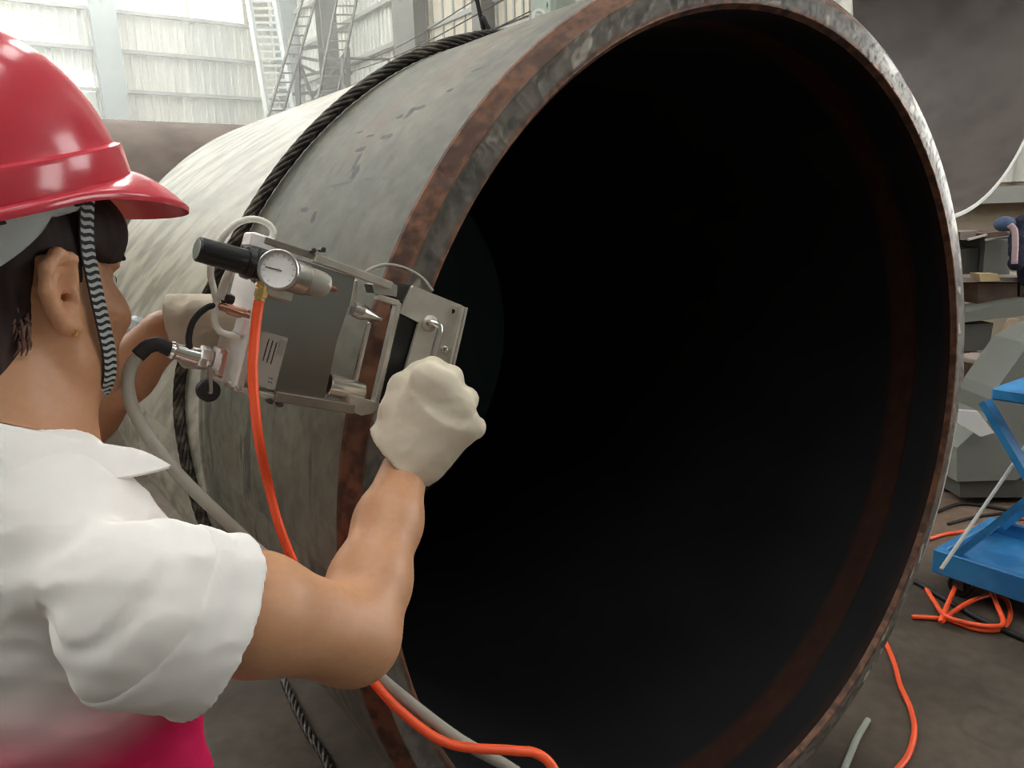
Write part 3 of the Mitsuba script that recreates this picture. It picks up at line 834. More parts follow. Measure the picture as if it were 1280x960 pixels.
# fittings on the end plate
f0 = dev(325, 371, 0.018)
bf = put('brass_fitting', lathe(f0 + DV * 0.012, -DV, [(0, 1e-4), (0, 0.0042), (0.005, 0.0042), (0.005, 0.0062), (0.012, 0.0062), (0.0125, 0.005), (0.0155, 0.005), (0.0155, 1e-4)], 6), 'm_brass', mm)
put('elbow_joint', cyl(f0 + DV * 0.012, dev(322, 352, 0.018), 0.0045), 'm_brass', mm)
put('thumb_screw', lathe(dev(292, 375, -0.03), -DU, [(0, 1e-4), (0, 0.0045), (0.004, 0.0055), (0.011, 0.0055), (0.012, 0.0045), (0.012, 1e-4)], 8), 'm_dark_steel', mm)
c0, c1 = dev(318, 397, -0.010), dev(273, 382, -0.030)
cf = unit(c1 - c0)
LC = np.linalg.norm(c1 - c0)
put('push_fitting', lathe(c0, cf, [(0, 1e-4), (0, 0.0065), (0.007, 0.0065), (0.007, 0.0045), (0.010, 0.0045), (0.010, 0.0055), (LC * 0.72, 0.0055), (LC * 0.74, 0.004), (LC - 0.003, 0.004), (LC, 0.0035), (LC, 1e-4)], 14), 'm_copper', mm, label='coppery push-in hose fitting')
put('black_hose', tube(spline([c1, dev(262, 383, -0.03), dev(249, 392, -0.03), dev(240, 405, -0.03), dev(236, 422, -0.03), dev(237, 436, -0.03)], 8), 0.0031, 10), 'm_blackrubber', mm, smooth=True, label='short black rubber hose')
k0, k1 = dev(212, 437, -0.034), dev(290, 456, -0.034)
kd = unit(k1 - k0)
KL = np.linalg.norm(k1 - k0)
cn = put('cable_connector', lathe(k0, kd, [(0, 1e-4), (0, 0.0082), (0.003, 0.0092), (0.006, 0.0080), (KL * 0.44, 0.0098)], 24), 'm_bright', mm, label='shiny steel plug of the grey cable')
put('locking_nut', lathe(k0 + kd * KL * 0.44, kd, [(0, 0.006), (0, 0.0115), (0.002, 0.0125), (0.009, 0.0125), (0.010, 0.0112), (KL * 0.56 * 0.35, 0.0112), (KL * 0.56 * 0.35, 0.006)], 8), 'm_steel', cn)
put('socket_flange', rbox(k0 + kd * KL * 0.80, (0.006, 0.030, 0.030), 0.002, DR), 'm_bright', cn)
put('retaining_ring', ring(k0 + kd * KL * 0.66, kd, 0.0135, 0.010, 0.010, 28), 'm_silver', cn)
for sv, sw in ((0.012, 0.012), (-0.012, 0.012), (0.012, -0.012), (-0.012, -0.012)):
    put('flange_screw', cyl(k0 + kd * KL * 0.80 + DV * sv + DW * sw - kd * 0.003, k0 + kd * KL * 0.80 + DV * sv + DW * sw - kd * 0.006, 0.0022), 'm_bright', cn)
w0 = dev(260, 488, -0.03)
wh = put('foot_roller', lathe(w0 - DW * 0.006, DW, [(0, 1e-4), (0, 0.0095), (0.0015, 0.0112), (0.0105, 0.0112), (0.012, 0.0095), (0.012, 1e-4)], 32), 'm_blackrubber', mm, label='black rubber roller foot')
put('roller_pin', cyl(w0, w0 + DW * 0.010, 0.0022), 'm_bright', wh)
put('roller_arm', bar(w0 + DW * 0.009, dev(262, 458, -0.021), 0.0035, 0.006, up=DW), 'm_steel', mm)
put('end_screw', cyl(dev(287, 480, -0.01), dev(283, 479, -0.01), 0.003), 'm_bright', mm)
put('white_tube', tube(spline([dev(340, 299, -0.014), dev(341, 287, -0.014), dev(330, 277, -0.016), dev(312, 274, -0.018), dev(294, 281, -0.02), dev(278, 298, -0.024), dev(268, 318, -0.028), dev(263, 340, -0.032), dev(266, 357, -0.034), dev(271, 380, -0.030), dev(268, 398, -0.030), dev(273, 412, -0.030), dev(284, 418, -0.026), dev(302, 420, -0.018)], 8), 0.0034, 12), 'm_whitetube', mm, smooth=True, label='long looped white air tube')
put('white_tube', tube(spline([dev(296, 320, -0.02), dev(288, 338, -0.022), dev(280, 356, -0.026), dev(275, 374, -0.028)], 6), 0.0044, 12), 'm_whitetube', mm, smooth=True, label='short thick white tube')
put('valve_block', rbox(dev(304, 408, -0.014), (0.012, 0.018, 0.02), 0.002, DR), 'm_silver', mm)

# hoses that hang from the machine
P = [f0 - DV * 0.004, dev(322, 388, 0.018), dev(318, 425, 0.022), dev(316, 470, 0.028), dev(322, 540, 0.03), at(334, 600, 0.79), at(350, 660, 0.80), at(375, 720, 0.82), at(412, 785, 0.83), at(455, 838, 0.82), at(500, 888, 0.80), at(560, 929, 0.78), at(640, 938, 0.77), at(668, 941, 0.77), at(688, 955, 0.77), at(702, 985, 0.77), at(712, 1040, 0.78), at(716, 1140, 0.80), at(760, 1500, 0.95)]
P[-1] = np.array([P[-2][0] + 0.02, P[-2][1] - 0.05, 0.02])
P.append(P[-1] + np.array([0.35, -0.18, -0.012]))
P.append(P[-1] + np.array([0.4, 0.05, 0.0]))
tag(put('air_hose', tube(spline(P, 10), 0.0050, 12), 'm_orange', smooth=True), 'bright orange-red air hose hanging from the machine and passing under the bare elbow', 'hose')
cb = thing('power_cable', 'thick grey cable looping from the steel plug down past the white shoulder', 'cable')
P = [k0 + kd * 0.002, dev(207, 434, -0.034), dev(197, 430, -0.034), dev(184, 434, -0.034), dev(172, 445, -0.034)]
put('rubber_sleeve', tube(spline(P, 8), 0.0072, 12), 'm_blackrubber', cb, smooth=True)
P2 = [P[-2], P[-1], dev(163, 460, -0.034), dev(160, 484, -0.03), dev(168, 515, -0.02), dev(190, 552, 0.0), at(222, 592, 0.73), at(262, 632, 0.74), at(305, 672, 0.76), at(352, 714, 0.79), at(405, 768, 0.82), at(458, 830, 0.83), at(510, 876, 0.81), at(575, 925, 0.80), at(640, 962, 0.80), at(700, 1010, 0.80), at(730, 1100, 0.82)]
P2.append(np.array([P2[-1][0] + 0.05, P2[-1][1] - 0.03, 0.02]))
P2.append(P2[-1] + np.array([0.4, -0.1, -0.010]))
P2.append(P2[-1] + np.array([0.4, 0.1, 0.0]))
put('cable', tube(spline(P2[1:], 10), 0.0062, 12), 'm_cable', cb, smooth=True)

# pale bar and small hose beyond the left wrist
a, b = at(160, 404, 0.98), at(236, 428, 1.03)
tag(put('padded_bar', bar(a, b, 0.03, 0.024, ch=0.006), 'm_paleblue'), 'pale blue-grey bar glimpsed just beyond the left wrist', 'bar')
P = [at(96, 512, 1.02), at(108, 535, 1.02), at(118, 552, 1.03), at(130, 590, 1.05), at(150, 700, 1.15)]
P.append(np.array([P[-1][0] + 0.05, P[-1][1] + 0.1, 0.015]))
P.append(P[-1] + np.array([-0.3, 0.5, 0.0]))
tag(put('grey_hose', tube(spline(P, 8), 0.006, 10), 'm_cable', smooth=True), 'beige hose hanging behind the left forearm, between arm and white collar', 'hose')

# ------------------------------------------------------------------ the worker
NB = np.array([-1.12, -0.06, 1.375])
TF, TS = np.array([0.936, 0.344, 0.0]), np.array([0.344, -0.936, 0.0])
HF = unit([0.845, 0.53, 0.0])
HS = np.array([HF[1], -HF[0], 0.0])
HC = np.array([-1.087, -0.003, 1.50])
HR = np.stack([HF, HS, Z])


def hd(f, s, u):
    return HC + f * HF + s * HS + u * Z


SHR, SHL = at(152, 728, 0.495), np.array([-1.165, 0.09, 1.315])
ELR, WRR = at(441, 796, 0.655), at(505, 590, 0.815)
WRL, ELL = at(206, 416, 0.85), at(70, 552, 0.93)
# right fist on the pull handle: knuckles, middle joints, last joints, tips
MC = [at(533, 474, 0.800), at(553, 484, 0.800), at(572, 507, 0.803), at(583, 533, 0.808)]
PP = [at(541, 462, 0.832), at(563, 473, 0.834), at(582, 500, 0.836), at(592, 534, 0.838)]
DP = [at(526, 468, 0.853), at(546, 481, 0.855), at(562, 508, 0.857), at(576, 540, 0.858)]
TP = [at(514, 482, 0.845), at(531, 497, 0.845), at(548, 520, 0.845), at(562, 547, 0.846)]
TH = [at(503, 548, 0.808), at(494, 515, 0.815), at(503, 484, 0.828), at(524, 474, 0.842)]
# left hand round the far end of the machine
LMC = [at(262, 392, 0.85), at(268, 410, 0.86), at(268, 428, 0.87), at(264, 444, 0.88)]
LPP = [at(296, 392, 0.855), at(302, 410, 0.865), at(302, 428, 0.875), at(296, 446, 0.885)]
LDP = [at(312, 400, 0.875), at(318, 416, 0.885), at(318, 434, 0.895), at(310, 450, 0.900)]
LTP = [at(310, 410, 0.895), at(314, 424, 0.905), at(312, 440, 0.912), at(306, 454, 0.915)]
LTH = [at(232, 404, 0.835), at(252, 394, 0.815), at(272, 392, 0.802), at(286, 398, 0.798)]


def hand(P, wr, mc, pp, dp, tp, th, g, k=0.010):
    """Palm and five curled fingers; g thickens all of it."""
    d = None
    for i in range(4):
        e = cap(P, wr + (mc[i] - wr) * 0.25 + (mc[1] - mc[2]) * (0.35 - 0.25 * i), mc[i], 0.013 + g, 0.0115 + g)
        d = e if d is None else smin(d, e, 0.018)
    for i in range(4):
        r_ = (0.0095, 0.0098, 0.0095, 0.0085)[i] + g
        d = smin(d, chain(P, [mc[i], pp[i], dp[i], tp[i]], [r_ + 0.001, r_, r_ - 0.0005, r_ - 0.0012], 0.004), k * 0.5)
    return smin(d, chain(P, th, [0.016 + g, 0.0125 + g, 0.0105 + g, 0.0095 + g], 0.006), k)


def head_sdf(P):
    d = ell(P, hd(-0.008, 0, 0.035), HR, (0.094, 0.073, 0.094))
    d = smin(d, ell(P, hd(0.040, 0, -0.035), HR, (0.050, 0.055, 0.074)), 0.03)
    for s in (-1, 1):
        d = smin(d, cap(P, hd(0.004, s * 0.052, -0.022), hd(0.014, s * 0.047, -0.062), 0.016, 0.014), 0.02)
        d = smin(d, cap(P, hd(0.014, s * 0.047, -0.062), hd(0.076, s * 0.012, -0.092), 0.014, 0.014), 0.02)
        d = smin(d, cap(P, hd(0.060, s * 0.048, -0.020), hd(0.074, s * 0.036, -0.030), 0.014, 0.014), 0.02)
        d = smax(d, -ell(P, hd(0.098, s * 0.031, 0.004), HR, (0.016, 0.017, 0.011)), 0.012)
        d = smin(d, cap(P, hd(0.088, s * 0.012, 0.022), hd(0.074, s * 0.046, 0.020), 0.006, 0.006), 0.01)
    d = smin(d, chain(P, [hd(0.088, 0, 0.016), hd(0.100, 0, -0.012), hd(0.108, 0, -0.026)], [0.007, 0.0085, 0.010], 0.008), 0.012)
    for s in (-1, 1):
        d = smin(d, ell(P, hd(0.098, s * 0.011, -0.031), HR, (0.010, 0.008, 0.007)), 0.006)
    d = smin(d, ell(P, hd(0.088, 0, -0.054), HR, (0.012, 0.022, 0.006)), 0.006)
    d = smin(d, ell(P, hd(0.086, 0, -0.065), HR, (0.012, 0.019, 0.006)), 0.005)
    d = smin(d, ell(P, hd(0.084, 0, -0.090), HR, (0.015, 0.018, 0.014)), 0.015)
    for s in (-1, 1):
        rim = [hd(0.010, s * 0.071, 0.012), hd(0.004, s * 0.078, 0.028), hd(-0.012, s * 0.084, 0.033), hd(-0.026, s * 0.087, 0.022), hd(-0.028, s * 0.086, 0.004), hd(-0.020, s * 0.081, -0.012), hd(-0.009, s * 0.076, -0.026), hd(0.002, s * 0.072, -0.030), hd(0.006, s * 0.070, -0.020)]
        ear = chain(P, rim, [0.0042, 0.005, 0.0052, 0.0052, 0.005, 0.005, 0.0068, 0.0062, 0.004], 0.006)
        t = (0.15 * HF + s * 0.98 * HS)
        er_ = np.stack([unit(HF * 0.95 - s * 0.30 * HS), unit(HS * s * 0.95 + 0.30 * HF), Z])
        ear = smin(ear, ell(P, hd(-0.008, s * 0.0755, 0.004), er_, (0.022, 0.0055, 0.028)), 0.006)
        ear = smin(ear, cap(P, hd(-0.014, s * 0.081, 0.020), hd(-0.016, s * 0.0805, -0.006), 0.0035, 0.0035), 0.005)
        ear = smax(ear, -ell(P, hd(-0.004, s * 0.0835, 0.000), er_, (0.0125, 0.012, 0.018)), 0.0025)
        ear = smax(ear, -cap(P, hd(-0.018, s * 0.0865, 0.018), hd(-0.006, s * 0.082, 0.022), 0.0042, 0.0036), 0.002)
        ear = smin(ear, cap(P, hd(0.007, s * 0.073, -0.002), hd(0.006, s * 0.0735, -0.010), 0.004, 0.0035), 0.003)
        d = smin(d, ear, 0.006)
        d = smax(d, -cap(P, hd(-0.002, s * 0.080, -0.004), hd(0.0, s * 0.06, -0.004), 0.0038, 0.003), 0.003)
    return d


HIP = np.array([-1.125, -0.075, 0.90])


def legs(P, g, rs=(0.085, 0.052, 0.036)):
    d = None
    for s in (-1, 1):
        h_ = HIP + TS * s * 0.085
        kn = h_ + TF * 0.015 - Z * 0.42
        an = np.array([h_[0], h_[1], 0.075]) - TF * 0.01
        e = chain(P, [h_, kn, an], [rs[0] + g, rs[1] + g, rs[2] + g * 0.6], 0.02)
        d = e if d is None else smin(d, e, 0.02)
    return d


def torso(P, r0, r1, r2, kk):
    q = P - np.asarray(NB, np.float32)
    f, s = q @ TF.astype(np.float32), q @ TS.astype(np.float32)
    Q = np.stack([f / kk, s, q[:, 2]], 1).astype(np.float32)
    d = cap(Q, (0.005, 0, -0.12), (0.02, 0, -0.36), r0, r1)
    d = smin(d, cap(Q, (0.02, 0, -0.36), (0.0, 0, -0.53), r1, r2), 0.04)
    return d * 0.85


def body_sdf(P):
    d = head_sdf(P)
    d = smin(d, cap(P, hd(-0.022, 0, -0.035), NB + TF * 0.005 - Z * 0.01, 0.049, 0.049), 0.025)
    d = smin(d, cap(P, hd(0.022, 0, -0.078), NB + TF * 0.045 - Z * 0.02, 0.036, 0.040), 0.03)
    d = smin(d, torso(P, 0.120, 0.105, 0.135, 0.62), 0.04)
    for a, b in ((SHR, SHL),):
        d = smin(d, cap(P, NB - Z * 0.060, a - Z * 0.01, 0.036, 0.026), 0.03)
        d = smin(d, cap(P, NB - Z * 0.060, b - Z * 0.01, 0.036, 0.026), 0.03)
    for sh, el, wr in ((SHR, ELR, WRR), (SHL, ELL, WRL)):
        arm = chain(P, [sh - Z * 0.008, sh + (el - sh) * 0.3 - Z * 0.004, sh + (el - sh) * 0.5, el], [0.026, 0.034, 0.0425, 0.0375], 0.02)
        m2 = el + (wr - el) * 0.28
        arm = smin(arm, chain(P, [el, m2, el + (wr - el) * 0.65, wr], [0.0360, 0.0352, 0.0310, 0.0255], 0.02), 0.022)
        d = smin(d, arm, 0.02)
    d = smin(d, hand(P, WRR, MC, PP, DP, TP, TH, -0.0035), 0.012)
    d = smin(d, hand(P, WRL, LMC, LPP, LDP, LTP, LTH, -0.0035), 0.012)
    d = smin(d, legs(P, 0.0), 0.03)
    for s in (-1, 1):
        an = HIP + TS * s * 0.085
        an[2] = 0.055
        d = smin(d, cap(P, an, an + TF * 0.15 - Z * 0.022, 0.033, 0.024), 0.03)
    return d


w = thing('person', 'worker in a white and crimson polo and cream gloves, seen from behind', 'person')
put('body', snet(body_sdf, (-1.36, -0.42, 0.0), (-0.58, 0.36, 1.66), 0.0036), 'm_skin', w, smooth=True)
for s in (-1, 1):
    e_ = put('eye', trimesh.creation.icosphere(3, 0.0118).apply_translation(hd(0.0715, s * 0.030, 0.004)), 'm_eye', w, smooth=True)
    put('iris', cyl(hd(0.0825, s * 0.030, 0.004), hd(0.0837, s * 0.030, 0.004), 0.005), 'm_hair', e_)
    put('eyebrow', tube(spline([hd(0.096, s * 0.014, 0.024), hd(0.094, s * 0.030, 0.029), hd(0.084, s * 0.047, 0.024)], 6), 0.0025, 8), 'm_hair', w, smooth=True)
put('earring', lathe(hd(-0.003, 0.0775, -0.032), HF, [(-0.001, 0.004), (0.0, 0.005), (0.001, 0.004), (0.0, 0.003), (-0.001, 0.004)], 20), 'm_gold', w, label='tiny gold ear stud')


def hair_sdf(P):
    q = P - np.asarray(HC, np.float32)
    f, s, u = q @ HF.astype(np.float32), q @ HS.astype(np.float32), q[:, 2]
    d = ell(P, hd(-0.010, 0, 0.036), HR, (0.100, 0.079, 0.098))
    d = smin(d, ell(P, hd(-0.060, 0, -0.040), HR, (0.042, 0.058, 0.062)), 0.03)
    d = smin(d, ell(P, hd(0.045, 0, 0.050), HR, (0.066, 0.070, 0.050)), 0.02)
    wig = 0.004 * np.sin(s * 260 + 1.0) + 0.003 * np.sin(s * 610)
    hl = np.minimum(0.030 + wig * 0.5 - 0.30 * np.maximum(f - 0.03, 0) - u, np.maximum(f + 0.029 - 0.15 * np.abs(u), -u - 0.095 + wig))
    side = np.maximum(np.maximum(f - 0.020, -f + 0.006), 0.006 - u)
    hl = np.minimum(hl, side)
    return smax(d, hl, 0.006)


put('hair', snet(hair_sdf, HC - 0.16, HC + 0.16, 0.003), 'm_hair', w, smooth=True)
# loose strands at the nape and temple
locks = []
for i in range(110):
    s0 = rng.uniform(-0.045, 0.045)
    a = hd(-0.072 + 0.25 * abs(s0), s0, -0.066 + rng.uniform(-0.01, 0.01))
    b = a + HF * rng.uniform(0.010, 0.016) - HS * (0.1 * s0 + rng.uniform(-0.003, 0.003)) - Z * rng.uniform(0.008, 0.020)
    locks.append(tube(spline([a, (a + b) / 2 - HF * 0.004, b], 4), np.linspace(0.0019, 0.0004, 9), 6))
for i in range(70):
    u0 = rng.uniform(-0.035, 0.03)
    a = hd(-0.036 + rng.uniform(-0.006, 0.004), 0.064 + rng.uniform(-0.004, 0.003), u0)
    b = a + HF * rng.uniform(-0.006, 0.006) - HS * 0.003 - Z * rng.uniform(0.008, 0.026)
    locks.append(tube(spline([a, (a + b) / 2 + HS * 0.003, b], 4), np.linspace(0.0016, 0.0004, 9), 6))
put('loose_strands', join(*locks), 'm_hairfine', w, smooth=True, kind='stuff')


def wrinkle(P, amp=0.004):
    n = meshkit.fbm(P * np.array([9.0, 9.0, 16.0]) + P[:, [2, 0, 1]] * 6, 3, 5)
    return (1.5 * amp * (2 * np.abs(2 * n - 1) - 0.5)).astype(np.float32)




def sleeve_field(P, sh, el, r0, r1, cut):
    """A loose sleeve as a solid with a domed shoulder end: (distance, way along the arm, height across it)."""
    ax = unit(el - sh)
    side = unit(np.cross(ax, Z))
    up = np.cross(side, ax)
    q = P - sh.astype(np.float32)
    t = q @ ax.astype(np.float32)
    b, c = q @ side.astype(np.float32), q @ up.astype(np.float32)
    rad = np.sqrt(b * b + (c * 0.86 + 0.012) ** 2)
    rr = r0 + (r1 - r0) * np.clip((t + 0.02) / (cut + 0.02), 0, 1) + 0.003 * np.exp(-((t - cut + 0.004) / 0.006) ** 2)
    return np.where(t < 0.022, np.sqrt(rad ** 2 + (1.15 * (t - 0.022)) ** 2), rad) - rr, t, c


UAR, UAL = np.linalg.norm(ELR - SHR), np.linalg.norm(ELL - SHL)


def shirt_sdf(P):
    d = torso(P, 0.158, 0.150, 0.165, 0.66)
    for a in (SHR, SHL):
        d = smin(d, cap(P, NB - Z * 0.056, a - Z * 0.012, 0.048, 0.030), 0.045)
    q = P - np.asarray(NB, np.float32)
    f, s, u = q @ TF.astype(np.float32), q @ TS.astype(np.float32), q[:, 2]
    d = smin(d, ell(P, NB + TF * 0.085 + TS * 0.07 - Z * 0.17, np.stack([TF, TS, Z]), (0.055, 0.065, 0.07)), 0.05)
    d = smin(d, ell(P, NB + TF * 0.085 - TS * 0.07 - Z * 0.17, np.stack([TF, TS, Z]), (0.055, 0.065, 0.07)), 0.05)
    for sh, el, ua in ((SHR, ELR, UAR), (SHL, ELL, UAL)):
        a, t, b = sleeve_field(P, sh, el, 0.0525, 0.0540, 0.080)
        d = smin(d, smax(a + 0.0022, t - 0.040 - 0.25 * b, 0.006), 0.034)
        d = d + 0.0032 * np.exp(-((t + 0.004 - 0.30 * b) / 0.0045) ** 2) * (a < 0.018)
    d = d + wrinkle(P) * np.clip((0.05 - u) / 0.1, 0, 1)
    d = smax(d, -(u + 0.575), 0.004)
    # neck opening
    d = smax(d, -cap(P, NB - Z * 0.03 + TF * 0.01, NB + Z * 0.2 + TF * 0.03, 0.060, 0.066), 0.006)
    return d


put('shirt', snet(shirt_sdf, (-1.42, -0.42, 0.76), (-0.80, 0.33, 1.46), 0.0038), 'm_shirt', w, smooth=True, label='white polo fading into crimson below the chest')


def sleeve_mesh(sh, el, ua, r0, r1, cut, tilt):
    ax = unit(el - sh)
    side = unit(np.cross(ax, Z))
    up = np.cross(side, ax)

    def fn(P):
        d, t, c = sleeve_field(P, sh, el, r0, r1, cut)
        b = (P - sh.astype(np.float32)) @ side.astype(np.float32)
        d = (d + wrinkle(P, 0.0026)) * 0.9
        d = np.maximum(d, -(d + 0.0095))
        end = t - cut + tilt * b - 0.0012 * np.sin(c * 50)
        groove = np.exp(-((t + tilt * b - cut + 0.020) / 0.0035) ** 2) * 0.0010
        d = d + groove
        d = smax(d, end, 0.003)
        return smax(d, 0.026 - t + 0.25 * c, 0.003)
    c = sh + ax * cut / 2
    return snet(fn, c - 0.135, c + 0.135, 0.0035)


put('sleeve', sleeve_mesh(SHR, ELR, UAR, 0.0525, 0.0540, 0.080, 0.12), 'm_white', w, smooth=True)
put('sleeve', sleeve_mesh(SHL, ELL, UAL, 0.0525, 0.0540, 0.100, 0.0), 'm_white', w, smooth=True)
# collar: a folded band that stands round the neck and opens to two points in front
na, nt = 90, 14
vs, tt = [], np.linspace(-2.4, 2.4, na)
for a_ in tt:
    fr = max(0.0, abs(a_) - 1.0) / 1.55
    ca, sa = -math.cos(a_), math.sin(a_)
    top = NB + TF * (0.010 + ca * 0.068) + TS * (sa * 0.066) + Z * (0.040 - 0.060 * fr ** 1.2)
    inn = NB + TF * (0.006 + ca * 0.064) + TS * (sa * 0.062) + Z * (-0.012 - 0.05 * fr)
    wide = 0.032 + 0.022 * fr
    low = NB + Z * 0.012 + TF * (0.006 + ca * (0.068 + wide) + 0.012 * fr) + TS * (sa * (0.071 + wide * 0.95)) + Z * (-0.012 - 0.036 * fr)
    row = [inn + (top - inn) * q for q in np.linspace(0, 0.9, 5)] + [top + Z * 0.002 + (low - top) * 0.06]
    for q in np.linspace(0.14, 1, nt - 6):
        row.append(top + (low - top) * q + Z * (0.010 * math.sin(q * math.pi)))
    vs.append(row)
vs = np.array(vs)
ni = vs.shape[1]
i, j = np.meshgrid(np.arange(na - 1), np.arange(ni - 1), indexing='ij')
q = np.stack([i * ni + j, i * ni + j + 1, (i + 1) * ni + j + 1, (i + 1) * ni + j], -1).reshape(-1, 4)
m = trimesh.Trimesh(vs.reshape(-1, 3), np.vstack([q[:, [0, 1, 2]], q[:, [0, 2, 3]]]), process=False)


def thicken(m, t):
    """Gives a sheet a thickness t."""
    n = np.array(trimesh.Trimesh(m.vertices, m.faces, process=False).vertex_normals)
    v = np.array(m.vertices)
    e = m.edges[trimesh.grouping.group_rows(m.edges_sorted, require_count=1)]
    k = len(v)
    wall = np.vstack([np.stack([e[:, 0], e[:, 0] + k, e[:, 1]], 1), np.stack([e[:, 1], e[:, 0] + k, e[:, 1] + k], 1)])
    return trimesh.Trimesh(np.vstack([v + n * t / 2, v - n * t / 2]), np.vstack([m.faces, m.faces[:, ::-1] + k, wall]), process=False)


put('collar', thicken(m, 0.0036), 'm_white', w, smooth=40)
put('trousers', snet(lambda P: smax(smax(smin(legs(P, 0.014, (0.092, 0.06, 0.05)), ell(P, HIP + Z * 0.03, np.stack([TF, TS, Z]), (0.115, 0.168, 0.11)), 0.04), P[:, 2] - 0.97, 0.01), 0.05 - P[:, 2], 0.006),
                    (-1.36, -0.36, 0.03), (-0.88, 0.22, 1.0), 0.009), 'm_navy', w, smooth=True)
for s in (-1, 1):
    an = HIP + TS * s * 0.085
    an[2] = 0
    put('shoe', snet(lambda P: smax(smin(cap(P, an + Z * 0.06 - TF * 0.03, an + Z * 0.045 + TF * 0.16, 0.043, 0.036), cap(P, an + Z * 0.05, an + Z * 0.11, 0.044, 0.046), 0.02), 0.001 - P[:, 2], 0.004),
                     an - np.array([0.14, 0.14, 0.01]) , an + np.array([0.26, 0.2, 0.17]), 0.006), 'm_shoe', w, smooth=True)


# gloves
def right_glove(P):
    d = hand(P, WRR + (MC[1] - WRR) * 0.12, MC, PP, DP, TP, TH, 0.004, 0.018)
    ax = unit((MC[1] + MC[2]) / 2 - WRR)
    side = unit(np.cross(ax, CF))
    nrm = np.cross(side, ax)
    q = P - WRR.astype(np.float32)
    t, b, c = q @ ax.astype(np.float32), q @ side.astype(np.float32), q @ nrm.astype(np.float32)
    # cuff: a wide flattened funnel
    fl = np.clip((0.056 - t) / 0.048, 0, 1.3) ** 1.4
    rad = np.sqrt(((b - 0.019 * fl) / (0.032 + 0.015 * fl)) ** 2 + (c / (0.022 + 0.016 * fl)) ** 2) - 1
    cuff = rad * 0.032
    cuff = np.maximum(cuff, t - 0.070)
    d = smin(d, cuff, 0.020)
    n = meshkit.fbm(P * 55, 3, 9)
    d = d + (0.0022 * (np.abs(2 * n - 1) - 0.35)).astype(np.float32)
    hollow = np.maximum(rad * 0.032 + 0.004, t - 0.048)
    d = smax(d, -hollow, 0.002)
    return smax(d, -(t - 0.008 - 0.24 * b), 0.002)


gc = (WRR + MC[1] + MC[2]) / 3
put('glove', snet(right_glove, gc - 0.13, gc + 0.13, 0.0027), 'm_glove', w, smooth=True, label='cream cotton glove gripping the pull handle')


def left_glove(P):
    d = hand(P, WRL + (LMC[1] - WRL) * 0.2, LMC, LPP, LDP, LTP, LTH, 0.004, 0.018)
    ax = unit(LMC[1] - WRL)
    side = unit(np.cross(ax, CF))
    nrm = np.cross(side, ax)
    q = P - WRL.astype(np.float32)
    t, b, c = q @ ax.astype(np.float32), q @ side.astype(np.float32), q @ nrm.astype(np.float32)
    fl = np.clip((0.05 - t) / 0.065, 0, 1.2)
    rad = np.sqrt((b / (0.032 + 0.014 * fl)) ** 2 + (c / (0.024 + 0.018 * fl)) ** 2) - 1
    cuff = np.maximum(rad * 0.032, t - 0.062)
    d = smin(d, cuff, 0.022)
    n = meshkit.fbm(P * 55, 3, 11)
    d = d + (0.003 * (np.abs(2 * n - 1) - 0.35)).astype(np.float32)
    d = smax(d, -np.maximum(rad * 0.032 + 0.004, t - 0.030), 0.002)
    return smax(d, -(t - 0.010 + 0.10 * b), 0.002)


gc = (WRL + LMC[1] * 2) / 3
put('glove', snet(left_glove, gc - 0.13, gc + 0.13, 0.0027), 'm_glove', w, smooth=True, label='cream cotton glove behind the machine')

# ------------------------------------------------------------------ hard hat
TILT = math.radians(12)
KF = HF * math.cos(TILT) + Z * math.sin(TILT)
KU = -HF * math.sin(TILT) + Z * math.cos(TILT)
KC = hd(-0.018, 0, 0.078)


def hat(a_, t, r, u):
    return KC + KF * math.cos(a_) * r + HS * math.sin(a_) * r + KU * u


def base_r(a_):
    return 1 / math.sqrt((math.cos(a_) / 0.128) ** 2 + (math.sin(a_) / 0.108) ** 2)


hh = thing('hard_hat', 'glossy red hard hat with a front peak on the worker\'s head', 'hard hat')
na = 128
prof = [(t, ) for t in np.linspace(0, 1, 22)]
V = []
for a_ in np.arange(na) * 2 * np.pi / na:
    br = base_r(a_)
    row = []
    for t in np.linspace(0, 1, 26):
        th_ = t * math.pi / 2
        r = br * math.sin(th_) ** 0.86
        u = 0.138 * math.cos(th_) ** 0.92
        # raised crown ridge from front to back
        off = abs(math.sin(a_)) * r
        u += 0.006 * math.exp(-(off / 0.020) ** 4) * (1 - t ** 3)
        row.append(hat(a_, t, max(r, 1e-4), u))
    row.append(hat(a_, 1, br * 1.0, 0.0))
    V.append(row)
V = np.array(V)


def grid_mesh(V, closed=True):
    n, k = V.shape[:2]
    i, j = np.meshgrid(np.arange(n if closed else n - 1), np.arange(k - 1), indexing='ij')
    q = np.stack([i * k + j, i * k + j + 1, (i + 1) % n * k + j + 1, (i + 1) % n * k + j], -1).reshape(-1, 4)
    return trimesh.Trimesh(V.reshape(-1, 3), np.vstack([q[:, [0, 1, 2]], q[:, [0, 2, 3]]]), process=False)


